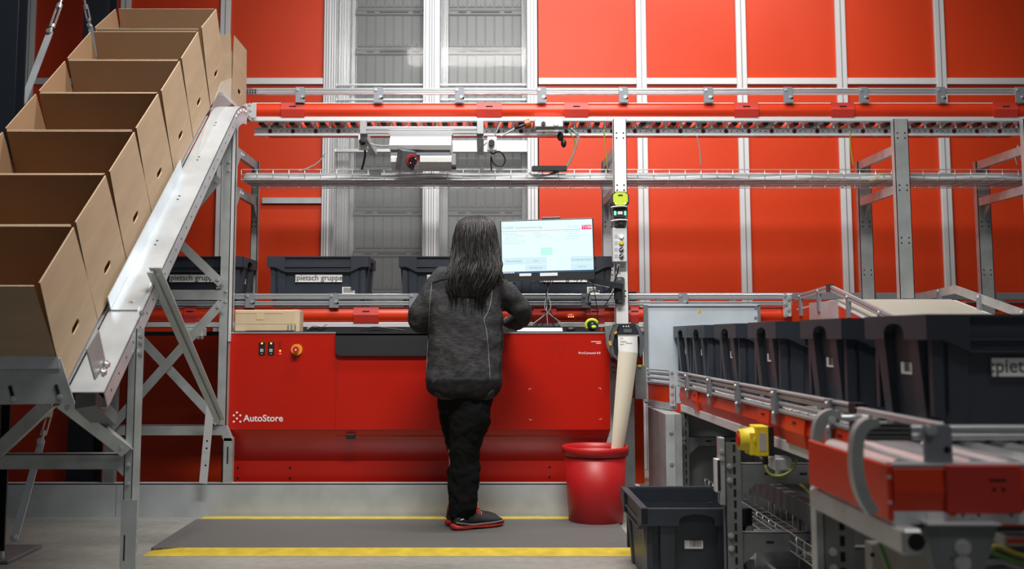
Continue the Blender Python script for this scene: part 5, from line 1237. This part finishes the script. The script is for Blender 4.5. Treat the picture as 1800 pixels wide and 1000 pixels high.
m.build('rear_screen', 'galv_dull', label='dull grey sheet screen closing the far end below the conveyor', cat='panel')
# yellow emergency stop
EY = 3.98
t = thing('emergency_stop', (1.06, EY, 0.63), 'yellow emergency stop box with shrouded red button on the conveyor side', 'emergency stop')
z0, z1 = ZZ(802, EY), ZZ(749, EY); x0, x1 = XX(1328, EY, 775), XX(1361, EY, 775)
m = MB(); m.box(x0, x1 - 0.02, EY, EY + 0.09, z0, z1, 0.003); m.mt('black').box(x1 - 0.02, x1, EY + 0.002, EY + 0.088, z0, z1 - 0.003); m.mt('galv_sheet').box(x0 + 0.015, x0 + 0.04, EY - 0.001, EY, z0 + 0.02, z1 - 0.025); m.build('box', 'yellow', t)
m = MB(); zc = (z0 + z1) / 2 + 0.002; xs = XX(1303, EY, 775)
m.lathe([(0.048, 0), (0.044, xs * 0.3 + x0 * 0.7 - x0), (0.038, xs - x0), (0.032, xs - x0), (0.036, 0)], (x0, EY + 0.045, zc), 28, 'x'); m.box(x0 - 0.02, x0, EY, EY + 0.09, z0 + 0.003, zc + 0.03, 0.003); m.build('shroud', 'yellow', t)
m = MB(); m.cyl((x0, EY + 0.045, zc), (xs - 0.004, EY + 0.045, zc), 0.024, 20); m.build('push_button', 'red_button', t)
m = MB(); m.cyl((x0 + 0.045, EY + 0.04, z0 - 0.03), (x0 + 0.045, EY + 0.04, z0), 0.012, 12); m.build('cable_gland', 'plastic_dark', t)
t = thing('light_sensor', (1.13, 4.05, 0.53), 'small white sensor with yellow lead beneath the conveyor side', 'sensor')
m = MB(); m.box(XX(1362, 3.98, 820), XX(1396, 3.98, 820), 4.0, 4.08, ZZ(828, 3.98), ZZ(805, 3.98), 0.008); m.cyl((XX(1372, 4, 830), 4.03, ZZ(838, 4)), (XX(1372, 4, 830), 4.03, ZZ(828, 4)), 0.012, 10); m.build('body', 'zinc_white', t)
m = MB(); m.tube(spline([W(1345, 818, 3.96), W(1352, 832, 3.96), W(1372, 836, 3.96), W(1393, 825, 3.96), W(1400, 808, 4.0)]), 0.004, 6); m.build('lead', 'cable_yellow', t)

# corner transfer unit nearest the camera
TX, TY = 0.89, 2.365
ct = thing('transfer_conveyor', (1.2, 2.6, 0.6), 'nearest red transfer conveyor crossing at the lower right corner', 'conveyor')
m = MB(); m.prism([(TY, 0.744), (TY - 0.006, 0.738), (TY - 0.01, 0.69), (TY - 0.002, 0.646), (TY + 0.03, 0.646), (TY + 0.03, 0.744)], 'x', TX + 0.012, 2.6); m.build('front_panel', 'conv_red', ct)
m = MB(); m.box(TX, TX + 0.012, TY - 0.004, 2.93, 0.625, 0.746, 0.002); m.mt('bolt').bolt((TX + 0.004, TY - 0.004, 0.72), (0, -1, 0), 0.003); m.bolt((TX + 0.004, TY - 0.004, 0.665), (0, -1, 0), 0.003); m.build('side_panel', 'conv_red', ct)
m = MB(); m.box(TX + 0.012, 2.6, TY - 0.006, TY + 0.03, 0.744, 0.749); m.box(TX + 0.012, 2.6, TY - 0.004, TY + 0.04, 0.618, 0.6455); m.mt('paper').box(XX(1628, TY, 905), XX(1702, TY, 905), TY - 0.006, TY - 0.004, 0.621, 0.643); m.box(XX(1708, TY, 905), XX(1784, TY, 905), TY - 0.006, TY - 0.004, 0.621, 0.643)
m.mt('plastic_dark')
for px in (1718, 1775, 1690): m.disc((XX(px, TY, 902), TY - 0.0065, 0.638), (0, -1, 0), 0.004)
m.build('flange', 'zinc_white', ct)
x0, x1 = XX(1662, TY - .01, 860), XX(1795, TY - .01, 860)
m = MB(); m.box(x0, x1, TY - 0.016, TY - 0.008, 0.642, 0.748, 0.003); m.prism([(x0 + 0.005, 0.642), (x0 + 0.02, 0.642), (x0 + 0.016, 0.636), (x0 + 0.009, 0.636)], 'y', TY - 0.016, TY - 0.008)
m.mt('hole').box(XX(1732, TY, 830), XX(1762, TY, 830), TY - 0.017, TY - 0.016, 0.713, 0.717); m.disc((XX(1741, TY, 850), TY - 0.0172, 0.695), (0, -1, 0), 0.004); m.disc((XX(1757, TY, 850), TY - 0.0172, 0.695), (0, -1, 0), 0.004); m.build('joint_cover', 'cover_red', ct)
m = MB(); m.cyl((0, TY + 0.035, 0), (0, 2.86, 0), 0.025, 18); ro = m.build('roller', 'alu', ct); copies(ct, ro, [(TX + 0.045 + 0.085 * i, 0, 0.730) for i in range(18)])
m = MB(); m.box(TX + 0.012, 2.6, 2.87, 2.9, 0.62, 0.70); m.build('rear_frame', 'galv_dull', ct)
for (za_, zb2) in ((0.815, 0.829), (0.798, 0.811)):
    m = MB(); m.box(XX(1598, 2.4, 755), 2.6, 2.39, 2.42, za_, zb2, 0.003); m.build('guard_rail', 'alu', ct)
m = MB(); m.box(XX(1520, 2.4, 755), XX(1598, 2.4, 755), 2.39, 2.42, 0.796, 0.833)
m.mt('cable_grey')
for i in range(3): m.box(XX(1521, 2.4, 755), XX(1597, 2.4, 755), 2.388, 2.39, 0.803 + 0.010 * i, 0.8045 + 0.010 * i)
m.build('end_cap', 'black', ct)
m = MB(); bx0, bx1 = XX(1630, 2.36, 780), XX(1678, 2.36, 780); m.prism([(bx0, 0.75), (bx1, 0.75), (bx1, 0.826), (bx1 - 0.006, 0.832), (bx0, 0.832)], 'y', 2.372, 2.384); m.mt('bolt').bolt((bx0 + 0.014, 2.372, 0.822), (0, -1, 0), 0.009, 0.009); m.mt('hole').disc((bx1 - 0.012, 2.3715, 0.778), (0, -1, 0), 0.008); m.build('bracket', 'steel_grey', ct)
m = MB(); m.box(1.04, 1.06, 2.45, 2.97, 0.815, 0.832, 0.003); m.box(1.044, 1.056, 2.45, 2.97, 0.75, 0.77); m.build('side_rail', 'alu_dull', ct)
def band(name, pts, w_px, Y, dy, material, parent):
    P = [W(a, c, Y) for a, c in pts]; P = spline(P, 5); wd = w_px * Y / FPX / 2; L_, R_ = [], []
    for i, p in enumerate(P):
        t_ = (P[min(i + 1, len(P) - 1)] - P[max(i - 1, 0)]).normalized(); n_ = Vector((-t_.z, 0, t_.x)); k = 1.0 if i > 2 else 0.7
        L_.append((p + n_ * wd * k)); R_.append((p - n_ * wd * k))
    m = MB(); n = len(P); vs = L_ + R_ + [v + Vector((0, dy, 0)) for v in L_] + [v + Vector((0, dy, 0)) for v in R_]; fs = []
    for i in range(n - 1):
        fs += [(i, i + 1, n + i + 1, n + i), (2 * n + i, 3 * n + i, 3 * n + i + 1, 2 * n + i + 1), (i, 2 * n + i, 2 * n + i + 1, i + 1), (n + i, n + i + 1, 3 * n + i + 1, 3 * n + i)]
    fs += [(0, n, 3 * n, 2 * n), (n - 1, 3 * n - 1, 4 * n - 1, 2 * n - 1)]
    m.add(vs, fs); return m.build(name, material, parent)
band('guide_plate', [(1476, 728), (1458, 730), (1444, 742), (1438, 775), (1440, 815), (1450, 845), (1466, 870)], 18, 2.98, 0.03, 'galv', ct)
band('guide_plate', [(1546, 742), (1524, 747), (1511, 768), (1508, 810), (1513, 850), (1524, 880), (1538, 902)], 20, 2.33, 0.03, 'galv', ct)
m = MB(); m.cyl(W(1478, 734, 2.98), W(1525, 733, 2.98), 0.009, 10); m.mt('bolt').bolt(W(1462, 738, 2.975), (0, -1, 0), 0.008); m.build('guide_rod', 'alu', ct)
m = MB(); m.box(TX + 0.005, TX + 0.05, 2.30, 2.95, 0.562, 0.618, 0.006); m.mt('hole').disc((TX + 0.034, 2.2995, 0.592), (0, -1, 0), 0.019, 20); m.build('cross_tube', 'galv', ct)
m = MB(); gx0, gx1 = XX(1628, 2.33, 920), XX(1756, 2.33, 920); gz = ZZ(919, 2.33)
m.prism([(gx0, gz), (gx0 + 0.012, gz - 0.10), (gx0 + 0.022, gz - 0.5), (gx1 - 0.09, gz - 0.5), (gx1 - 0.035, gz - 0.10), (gx1, gz)], 'y', 2.33, 2.335); m.mt('zinc_white').box(gx0, gx1, 2.32, 2.37, gz - 0.004, gz)
m.mt('bolt').bolt((XX(1692, 2.33, 962), 2.33, ZZ(962, 2.33)), (0, -1, 0), 0.012, 0.008); m.bolt((XX(1692, 2.33, 990), 2.33, ZZ(990, 2.33)), (0, -1, 0), 0.012, 0.008); m.mt('hole').disc((XX(1673, 2.33, 981), 2.329, ZZ(981, 2.33)), (0, -1, 0), 0.003)
m.build('gusset_plate', 'galv_dull', ct)
m = MB(); m.box(gx0 + 0.02, gx0 + 0.08, 2.345, 2.40, 0.0, 0.61); m.build('leg', 'galv_dull', ct)
m = MB(); m.box(2.45, 2.5, 2.345, 2.40, 0.0, 0.61); m.build('leg', 'galv_dull', ct)
m = MB(); m.box(XX(1765, 2.5, 955), 2.4, 2.5, 2.56, ZZ(960, 2.5), ZZ(943, 2.5)); m.mt('conv_red').box(XX(1770, 2.5, 950), 2.4, 2.498, 2.5, ZZ(955, 2.5), ZZ(947, 2.5)); m.box(XX(1765, 2.5, 955), 2.4, 2.5, 2.56, ZZ(925, 2.5), ZZ(918, 2.5)); m.build('drive_unit', 'galv', ct)
for k, (pts, mt_, lab) in enumerate((
    ([(1545, 955), (1552, 972), (1562, 1000), (1570, 1030)], 'cable_green', 'green cable hanging beside the nearest cross tube'),
    ([(1735, 965), (1760, 978), (1800, 990), (1840, 992)], 'cable_green', 'green cable bundle right of the gusset plate'),
    ([(1735, 972), (1752, 960), (1790, 975), (1840, 985)], 'cable_yellow', 'yellow cable right of the gusset plate'),
    ([(1735, 990), (1762, 988), (1800, 1000), (1840, 1008)], 'cable_grey', 'grey cable right of the gusset plate'))):
    m = MB(); m.tube(spline([W(a, c, 2.48) for a, c in pts]), 0.006, 6); m.build('cable', mt_, label=lab, cat='cable')
m = MB(); m.box(XX(1520, 2.75, 960), XX(1640, 2.75, 960), 2.7, 2.75, ZZ(1030, 2.75), ZZ(950, 2.75)); m.mt('hole').disc((XX(1536, 2.69, 975), 2.699, ZZ(975, 2.7)), (0, -1, 0), 0.006); m.build('motor_housing', 'belt', ct)
m = MB(); m.box(1.1, 2.5, 2.95, 2.99, 0.40, 0.60); m.build('rear_skirt', 'plastic_dark', ct)

# sloping belt conveyor at the right
bc = thing('belt_conveyor', (2.5, 6.0, 1.1), 'grey-beige belt conveyor humping over and sloping down behind the crates', 'conveyor')
PL = [WX(1380, 524, 2.12), WX(1460, 500, 2.12), WX(1585, 560, 2.12)]
PL[0] = PL[0].lerp(PL[1], 0.28); d_ = (PL[2] - PL[1]).normalized(); PL.append(PL[2] + d_ * 1.3); BX0, BX1 = 2.12, 2.88
def band_yz(name, x0, x1, off0, off1, material, pts=PL, sel=None):
    P = [Vector((0, p.y, p.z)) for p in pts]; 
    if sel: P = P[sel[0]:sel[1]]
    m = MB()
    for a, c in zip(P[:-1], P[1:]):
        vs = [(x, p.y, p.z + o) for o in (off0, off1) for p in (a, c) for x in (x0, x1)]
        m.add(vs, [(0, 2, 3, 1), (4, 5, 7, 6), (0, 1, 5, 4), (2, 6, 7, 3), (0, 4, 6, 2), (1, 3, 7, 5)])
    return m.build(name, material, bc)
band_yz('belt', BX0 + 0.03, BX1 - 0.03, -0.115, -0.09, 'belt')
band_yz('side_panel', BX0 - 0.0, BX0 + 0.028, -0.22, -0.105, 'conv_red'); band_yz('side_panel', BX1 - 0.028, BX1, -0.22, -0.105, 'conv_red')
band_yz('edge_strip', BX0 - 0.002, BX0 + 0.03, -0.105, -0.095, 'zinc_white'); band_yz('edge_strip', BX1 - 0.03, BX1 + 0.002, -0.105, -0.095, 'zinc_white')
for o0, o1 in ((-0.018, -0.002), (-0.040, -0.024)): band_yz('guard_rail', BX0 - 0.012, BX0 + 0.008, o0, o1, 'alu_dull')
band_yz('guard_rail', BX1 - 0.004, BX1 + 0.006, -0.055, -0.005, 'galv')
m = MB(); a = PL[1]; m.box(BX0 - 0.016, BX0 + 0.01, a.y - 0.03, a.y + 0.04, a.z - 0.045, a.z + 0.002); m.build('rail_joint', 'plastic_dark', bc)
m = MB(); m.box(BX0 - 0.006, BX0 - 0.001, 6.3, 6.85, PL[1].z - 0.24, PL[1].z - 0.10); m.build('cover_plate', 'galv_sheet', bc)
for side, X in ((-1, BX0), (1, BX1)):
    for f in (0.15, 0.7): 
        p = PL[0].lerp(PL[1], f); m = MB(); m.box(X - 0.016, X - 0.008 + 0.01, p.y - 0.02, p.y + 0.02, p.z - 0.15, p.z - 0.01); m.mt('bolt').bolt((X - 0.016, p.y, p.z - 0.02), (-1, 0, 0), 0.008); m.build('bracket', 'steel_grey', bc)
    for f in (0.3, 0.75, 1.2):
        p = PL[1] + (PL[2] - PL[1]) * f; m = MB(); m.box(X - 0.016, X + 0.002, p.y - 0.02, p.y + 0.02, p.z - 0.14, p.z - 0.01); m.mt('bolt').bolt((X - 0.016, p.y, p.z - 0.02), (-1, 0, 0), 0.008); m.build('bracket', 'steel_grey', bc)
for X in (BX0, BX1 - 0.05):
    for Y in (6.2, 4.6):
        m = MB(); zt_ = 1.0 if Y > 5 else 0.80; m.box(X, X + 0.05, Y, Y + 0.05, 0.0, zt_); m.build('leg', 'galv_dull', bc)
m = MB(); m.box(XX(1377, 6.55, 530), XX(1388, 6.55, 530), 6.52, 6.56, ZZ(556, 6.55), ZZ(518, 6.55)); m.mt('bolt')
for px, py in ((1380, 520), (1386, 526), (1381, 535), (1386, 545), (1381, 554)): m.bolt(W(px, py, 6.52), (0, -1, 0), 0.01)
m.build('joining_bracket', 'galv_sheet', label='bolted bracket joining lower conveyor and grey belt conveyor', cat='bracket')

# ================================================================== PERSON
pe = thing('person', (-0.07, 5.70, 0.0), 'person seen from behind, long dark hair, charcoal jacket, red-soled shoes, working at the screen', 'person')
def sring(c, rx, ry, n=40, e=2.3):
    out = []
    for i in range(n):
        a = 2 * math.pi * i / n; ca, sa = math.cos(a), math.sin(a)
        out.append(Vector((c.x + rx * math.copysign(abs(ca) ** (2 / e), ca), c.y + ry * math.copysign(abs(sa) ** (2 / e), sa), c.z)))
    return out
def sec(py, xl, xr, Y, ry):
    a, c = W(xl, py, Y), W(xr, py, Y); return ((a + c) / 2, (c.x - a.x) / 2, ry)
def loft(m, secs, n=40, e=2.3, up_order=False):
    rings = [sring(c, rx, ry, n, e) for c, rx, ry in secs]; vs = [v for r_ in rings for v in r_]; k = len(rings)
    fs = [(i * n + j, (i + 1) * n + j, (i + 1) * n + (j + 1) % n, i * n + (j + 1) % n) for i in range(k - 1) for j in range(n)]
    fs += [list(range(n)), [(k - 1) * n + j for j in range(n)][::-1]]
    return m.add(vs, fs, True)
def dense(pts, rs, k=6):
    P = spline(pts, k); out = []
    for i in range(len(P)):
        u = i / k; j = min(int(u), len(rs) - 2); f = u - j; out.append(rs[j] * (1 - f) + rs[j + 1] * f)
    return P, out
def limb(m, pts, rs, n=20):
    P, r_ = dense(pts, rs); m.tube(P, 0.05, n, rs=r_); m.ico(P[0], r_[0], n=16, m=10); m.ico(P[-1], r_[-1], n=16, m=10); return m
def soften(o, vox, smooth=6, disp=None):
    r_ = o.modifiers.new('weld_surface', 'REMESH'); r_.mode = 'VOXEL'; r_.voxel_size = vox; r_.use_smooth_shade = True
    if smooth: s_ = o.modifiers.new('smooth', 'SMOOTH'); s_.factor = 0.5; s_.iterations = smooth
    for (size, strength, depth) in (disp or []):
        tx = bpy.data.textures.new('folds', 'CLOUDS'); tx.noise_scale = size; tx.noise_depth = depth
        d = o.modifiers.new('folds', 'DISPLACE'); d.texture = tx; d.strength = strength; d.mid_level = 0.5; d.texture_coords = 'LOCAL'
    return o
PYY = 5.68
# body: head with face, neck, trunk, arms, hands, legs as one surface
HC = W(838, 424, 5.745)
m = MB()
m.ico(HC + Vector((0, -0.008, 0.012)), 0.1, (0.76, 0.93, 1.08), 28, 20); m.ico(HC + Vector((0.003, 0.03, -0.055)), 0.06, (0.86, 0.95, 0.95), 20, 14)
m.ico(HC + Vector((0.006, 0.098, -0.018)), 0.014, (0.8, 1.1, 1.5), 12, 8); m.tube([HC + Vector((0.005, 0.085, 0.02)), HC + Vector((0.006, 0.104, -0.02))], 0.009, 8)
m.ico(HC + Vector((0.005, 0.088, -0.052)), 0.02, (1.1, 0.5, 0.45), 12, 8); m.ico(HC + Vector((0.004, 0.082, -0.082)), 0.02, (1, 0.8, 0.8), 12, 8)
for s_ in (-1, 1): m.ico(HC + Vector((s_ * 0.077, 0.0, -0.012)), 0.028, (0.35, 0.7, 1.1), 12, 8); m.ico(HC + Vector((s_ * 0.03 + 0.004, 0.078, 0.02)), 0.017, (1.3, 0.6, 0.5), 12, 8)
limb(m, [HC + Vector((0, -0.01, -0.06)), W(832, 464, 5.70), W(822, 485, 5.68)], [0.055, 0.055, 0.065])
loft(m, [sec(690, 775, 865, PYY, 0.10), sec(640, 768, 866, PYY, 0.105), sec(590, 776, 862, PYY, 0.095), sec(530, 770, 862, PYY, 0.10), sec(490, 772, 864, PYY, 0.085), sec(474, 795, 850, PYY, 0.05)])
LA = [W(776, 494, 5.67), W(750, 530, 5.66), W(737, 563, 5.70), W(766, 571, 5.90), W(796, 567, 6.03), W(806, 565, 6.07)]
RA = [W(864, 496, 5.68), W(895, 523, 5.71), W(919, 550, 5.77), W(909, 564, 5.90), W(896, 566, 6.00), W(893, 564, 6.05)]
limb(m, LA, [0.05, 0.045, 0.042, 0.036, 0.027, 0.025]); limb(m, RA, [0.05, 0.045, 0.042, 0.036, 0.027, 0.025])
for (wr, sd, dirx) in ((LA[-1], -1, 0.10), (RA[-1], 1, -0.12)):
    d = Vector((dirx, 1, -0.10)).normalized(); sx = Vector((d.y, -d.x, 0)).normalized(); up = sx.cross(d)
    for q in (-0.02, -0.007, 0.007, 0.02): m.tube([wr - d * 0.01 + sx * q * 0.7, wr + d * 0.045 + sx * q, wr + d * 0.085 + sx * q * 1.1], 0.012, 8, rs=[0.014, 0.0125, 0.0105])
    for q, ln in ((-0.031, 0.062), (-0.0105, 0.078), (0.0105, 0.074), (0.031, 0.066)):
        b0 = wr + d * 0.08 + sx * q; m.tube([b0, b0 + d * ln * 0.42 + up * 0.006, b0 + d * ln * 0.75 - up * 0.008, b0 + d * ln * 0.92 - up * 0.024], 0.009, 8, rs=[0.0095, 0.009, 0.0082, 0.0065]); m.ico(b0 + d * ln * 0.92 - up * 0.024, 0.0065)
    tb = wr + d * 0.025 - sx * sd * 0.028
    m.tube([tb, tb - sx * sd * 0.024 + d * 0.028 - up * 0.008, tb - sx * sd * 0.03 + d * 0.058 - up * 0.016], 0.011, 8, rs=[0.013, 0.011, 0.0085])
NL = [W(822, 700, 5.68), W(824, 740, 5.68), W(817, 792, 5.69), W(815, 830, 5.69), W(812, 900, 5.69), Vector((-0.115, 5.675, 0.09))]
FL = [W(806, 700, 5.76), W(803, 745, 5.78), W(806, 795, 5.80), W(806, 840, 5.81), W(806, 890, 5.82), Vector((-0.135, 5.81, 0.09))]
limb(m, NL, [0.085, 0.082, 0.055, 0.052, 0.036, 0.034]); limb(m, FL, [0.085, 0.075, 0.055, 0.05, 0.036, 0.034])
def foot_frame(heel, ang): return Matrix.Translation(heel) @ Matrix.Rotation(R(ang), 4, 'Z')
feet = [(foot_frame((-0.150, 5.655, 0.014), 30), 'near'), (foot_frame((-0.185, 5.785, 0.014), 26), 'far')]
for F_, _ in feet:
    m.tube([F_ @ Vector(p) for p in ((0.04, 0, 0.08), (0.05, 0, 0.045), (0.14, 0, 0.042), (0.22, 0, 0.034))], 0.03, 10, rs=[0.034, 0.03, 0.026, 0.018])
body = soften(m.build('body', 'skin', pe), 0.005, 4)
for s_ in (-1, 1):
    m = MB(); m.ico(HC + Vector((s_ * 0.03 + 0.004, 0.084, 0.012)), 0.011); m.mt('black').ico(HC + Vector((s_ * 0.03 + 0.004, 0.0915, 0.011)), 0.005); m.build('eye', 'paper', pe)
# jacket
m = MB()
JS = [sec(701, 778, 862, PYY, 0.10), sec(696, 763, 871, PYY, 0.125), sec(686, 753, 878, PYY, 0.138), sec(668, 749, 881, PYY, 0.145), sec(640, 750, 883, PYY, 0.14), sec(600, 752, 885, PYY, 0.13), sec(560, 754, 884, PYY, 0.125),
      sec(530, 755, 881, PYY, 0.12), sec(505, 757, 878, PYY, 0.115), sec(490, 762, 873, PYY, 0.105), sec(478, 772, 866, PYY, 0.09), sec(469, 786, 858, PYY, 0.075), sec(460, 800, 851, PYY, 0.066), sec(448, 806, 848, 5.69, 0.062)]
loft(m, JS)
limb(m, [W(778, 492, 5.67)] + LA[1:5], [0.068, 0.064, 0.06, 0.05, 0.036]); limb(m, [W(864, 494, 5.68)] + RA[1:5], [0.068, 0.064, 0.056, 0.047, 0.037])
jk = soften(m.build('jacket', 'jacket', pe), 0.007, 10, [(0.11, 0.028, 1), (0.035, 0.008, 2)])
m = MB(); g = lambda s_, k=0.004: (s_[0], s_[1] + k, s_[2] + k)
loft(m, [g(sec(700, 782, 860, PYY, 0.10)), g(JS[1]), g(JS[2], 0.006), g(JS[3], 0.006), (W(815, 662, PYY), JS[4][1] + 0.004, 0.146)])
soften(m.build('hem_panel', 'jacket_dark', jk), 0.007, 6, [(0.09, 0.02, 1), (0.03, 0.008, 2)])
dg = bpy.context.evaluated_depsgraph_get(); dg.update()
ev = jk.evaluated_get(dg); bv = BVHTree.FromObject(jk, dg); inv = jk.matrix_world.inverted()
off = world_origin(pe)
def on_jacket(pts, lift=0.0015):
    out = []
    P = spline([Vector((a, b_, 0)) for a, b_ in pts], 7)
    for p in P:
        d = ray(p.x, p.y).normalized(); hit = bv.ray_cast(Vector((0, 0, CAMZ)) - off, d)
        if hit[0] is not None: out.append(hit[0] + off - d * lift)
    return out
for pts, r_, mt_, nm in (([(759, 497), (755, 540), (753, 590), (751, 625), (750, 655)], 0.0022, 'piping', 'piping'),
                 ([(865, 509), (863, 530), (857, 550), (851, 562), (855, 580), (858, 610), (860, 640), (862, 672)], 0.0024, 'piping', 'piping'),
                 ([(758, 498), (775, 492), (790, 490)], 0.0022, 'jacket_dark', 'seam'), ([(845, 500), (855, 497), (866, 508)], 0.0022, 'jacket_dark', 'seam'),
                 ([(880, 560), (882, 600), (880, 640), (878, 672)], 0.0035, 'jacket_dark', 'zip')):
    P = on_jacket(pts)
    if len(P) > 3: m = MB(); m.tube(P, r_, 6); m.build(nm, mt_, jk)
# trousers
m = MB(); loft(m, [sec(665, 775, 866, 5.70, 0.115), sec(700, 768, 866, 5.71, 0.13), sec(722, 772, 862, 5.72, 0.12)])
limb(m, NL[:5], [0.12, 0.112, 0.083, 0.078, 0.070]); limb(m, [W(810, 700, 5.76), W(807, 745, 5.78), W(812, 795, 5.80), W(810, 840, 5.81), W(810, 893, 5.82)], [0.115, 0.105, 0.074, 0.072, 0.064])
soften(m.build('trousers', 'trousers', pe), 0.008, 8, [(0.10, 0.03, 1), (0.03, 0.014, 2)])
# shoes
def shoe(F_, nm):
    up_s = [(-0.008, 0.022, 0.03, 0.072), (0.004, 0.031, 0.02, 0.098), (0.03, 0.036, 0.02, 0.112), (0.075, 0.039, 0.02, 0.112), (0.11, 0.042, 0.02, 0.095), (0.15, 0.045, 0.02, 0.078), (0.20, 0.047, 0.02, 0.066), (0.24, 0.044, 0.022, 0.058), (0.268, 0.034, 0.024, 0.048), (0.285, 0.016, 0.028, 0.038)]
    def lf(m, secs, pinch):
        n = 16; vs = []
        for (x, w_, z0, z1) in secs:
            for i in range(n):
                a = 2 * math.pi * i / n; s_, c = math.sin(a), math.cos(a)
                k = pinch if s_ > 0 else 1.0
                vs.append(F_ @ Vector((x, w_ * math.copysign(abs(c) ** 0.8, c) * (1 - (1 - k) * max(0, s_)), (z0 + z1) / 2 + (z1 - z0) / 2 * math.copysign(abs(s_) ** 0.8, s_))))
        kk = len(secs); m.add(vs, [(i * n + j, i * n + (j + 1) % n, (i + 1) * n + (j + 1) % n, (i + 1) * n + j) for i in range(kk - 1) for j in range(n)] + [list(range(n))[::-1], [(kk - 1) * n + j for j in range(n)]], True)
    m = MB(); lf(m, up_s, 0.62); sh = m.build('shoe', 'shoe', pe)
    m = MB(); lf(m, [(-0.018, 0.020, 0.006, 0.034), (0.0, 0.035, 0.001, 0.032), (0.05, 0.038, 0.0, 0.022), (0.11, 0.042, 0.003, 0.022), (0.17, 0.048, 0.0, 0.022), (0.22, 0.049, 0.0, 0.024), (0.265, 0.039, 0.002, 0.026), (0.292, 0.02, 0.008, 0.03)], 1.0); m.build('sole', 'shoe_red', sh)
    m = MB()
    for sy in (-1, 1): m.tube(spline([F_ @ Vector(p) for p in ((-0.01, sy * 0.03, 0.042), (0.03, sy * 0.0405, 0.036), (0.08, sy * 0.0425, 0.028), (0.14, sy * 0.0465, 0.028), (0.21, sy * 0.0485, 0.029), (0.265, sy * 0.038, 0.031), (0.287, sy * 0.018, 0.033))], 4), 0.004, 6)
    m.build('midsole_line', 'shoe_line', sh)
    m = MB()
    for i, x in enumerate((0.092, 0.107, 0.122, 0.137, 0.152)):
        z = 0.110 - i * 0.0072; m.tube([F_ @ Vector(p) for p in ((x - 0.006, -0.026, z - 0.014), (x, -0.012, z + 0.0), (x + 0.006, 0.012, z + 0.0), (x + 0.002, 0.026, z - 0.014))], 0.0036, 6)
    for sy in (-1, 1): m.tube(spline([F_ @ Vector(p) for p in ((0.09, 0, 0.114), (0.105, sy * 0.018, 0.122), (0.13, sy * 0.032, 0.108), (0.118, sy * 0.018, 0.104), (0.095, 0, 0.112))], 4), 0.0034, 6)
    m.build('laces', 'lace', sh)
    m = MB(); m.box(0, 0.001, -0.001, 0.001, 0, 0.001); m = MB(); m.tube([F_ @ Vector((-0.010, 0, 0.06)), F_ @ Vector((-0.008, 0, 0.105))], 0.006, 6); m.build('heel_tab', 'shoe_red', sh)
    m = MB(); M_ = F_ @ Matrix.Translation((0.022, -0.0385, 0.058)) @ Matrix.Rotation(R(-14), 4, 'Y'); m.mat_box(M_, 0.010, 0.0015, 0.0022); m.build('heel_mark', 'paper', sh)
for F_, nm in feet: shoe(F_, nm)
# hair: full volume plus strands that follow it
HS = [(379.5, 833, 842, 5.722, 0.02), (382, 822, 852, 5.72, 0.05), (387, 812, 861, 5.718, 0.078), (395, 805.5, 867, 5.712, 0.098), (406, 802, 870, 5.708, 0.108), (420, 799, 872, 5.702, 0.112), (435, 798, 874, 5.690, 0.105), (450, 796, 876, 5.668, 0.090), (465, 791, 880, 5.640, 0.072),
      (480, 789, 876, 5.612, 0.056), (495, 787, 868, 5.592, 0.040), (510, 788, 858, 5.578, 0.030), (522, 794, 850, 5.570, 0.018)]
HSec = [sec(a, b_, c, y, r_) for a, b_, c, y, r_ in HS]
m = MB(); loft(m, [(c, rx * 0.97, ry * 0.97) for c, rx, ry in HSec], 40, 2.1); hair = soften(m.build('hair', 'hair', pe), 0.006, 4)
random.seed(21)
def hpt(t, a, lift):
    k = t * (len(HSec) - 1); i = min(int(k), len(HSec) - 2); f = k - i
    c = HSec[i][0].lerp(HSec[i + 1][0], f); rx = HSec[i][1] * (1 - f) + HSec[i + 1][1] * f; ry = HSec[i][2] * (1 - f) + HSec[i + 1][2] * f
    return Vector((c.x + (rx + lift) * math.cos(a), c.y + (ry + lift) * math.sin(a), c.z))
m = MB()
for j in range(340):
    a0 = R(random.uniform(172, 368)); tend = random.uniform(0.80, 1.06); amp = random.uniform(0.03, 0.15); fr = random.uniform(5, 14); ph = random.uniform(0, 6.3); lf = random.uniform(-0.003, 0.007)
    pts = []; rs = []; K = 22
    t0 = random.uniform(0.0, 0.06)
    for i in range(K):
        u = i / (K - 1); t = t0 + (tend - t0) * u
        tt = min(t, 1.0); a = a0 + amp * math.sin(fr * u + ph) * u + (1 - u) ** 6 * random.uniform(-.02, .02)
        p = hpt(tt, a, lf + 0.008 * math.sin(fr * 1.7 * u + ph * 2) * u)
        if t > 1.0: p.z -= (t - 1.0) * 1.6
        pts.append(p); rs.append(0.0042 * (1 - 0.75 * u ** 4) * (0.5 + min(u * 6, 0.5)))
    m.tube(pts, 0.003, 5, rs=rs)
for j in range(26):
    s_ = random.choice((-1, 1)); y0 = random.uniform(455, 480); x0 = 876 if s_ > 0 else 794; x1 = x0 + s_ * random.uniform(2, 12)
    P = [hpt(random.uniform(.45, .6), R(350 if s_ > 0 else 190), 0.0), W(x0 + s_ * 3, y0 + 12, 5.60), W(x1, y0 + random.uniform(22, 34), 5.585)]
    m.tube(spline(P, 5), 0.002, 5)
m.build('strands', 'hair', hair, kind='stuff')
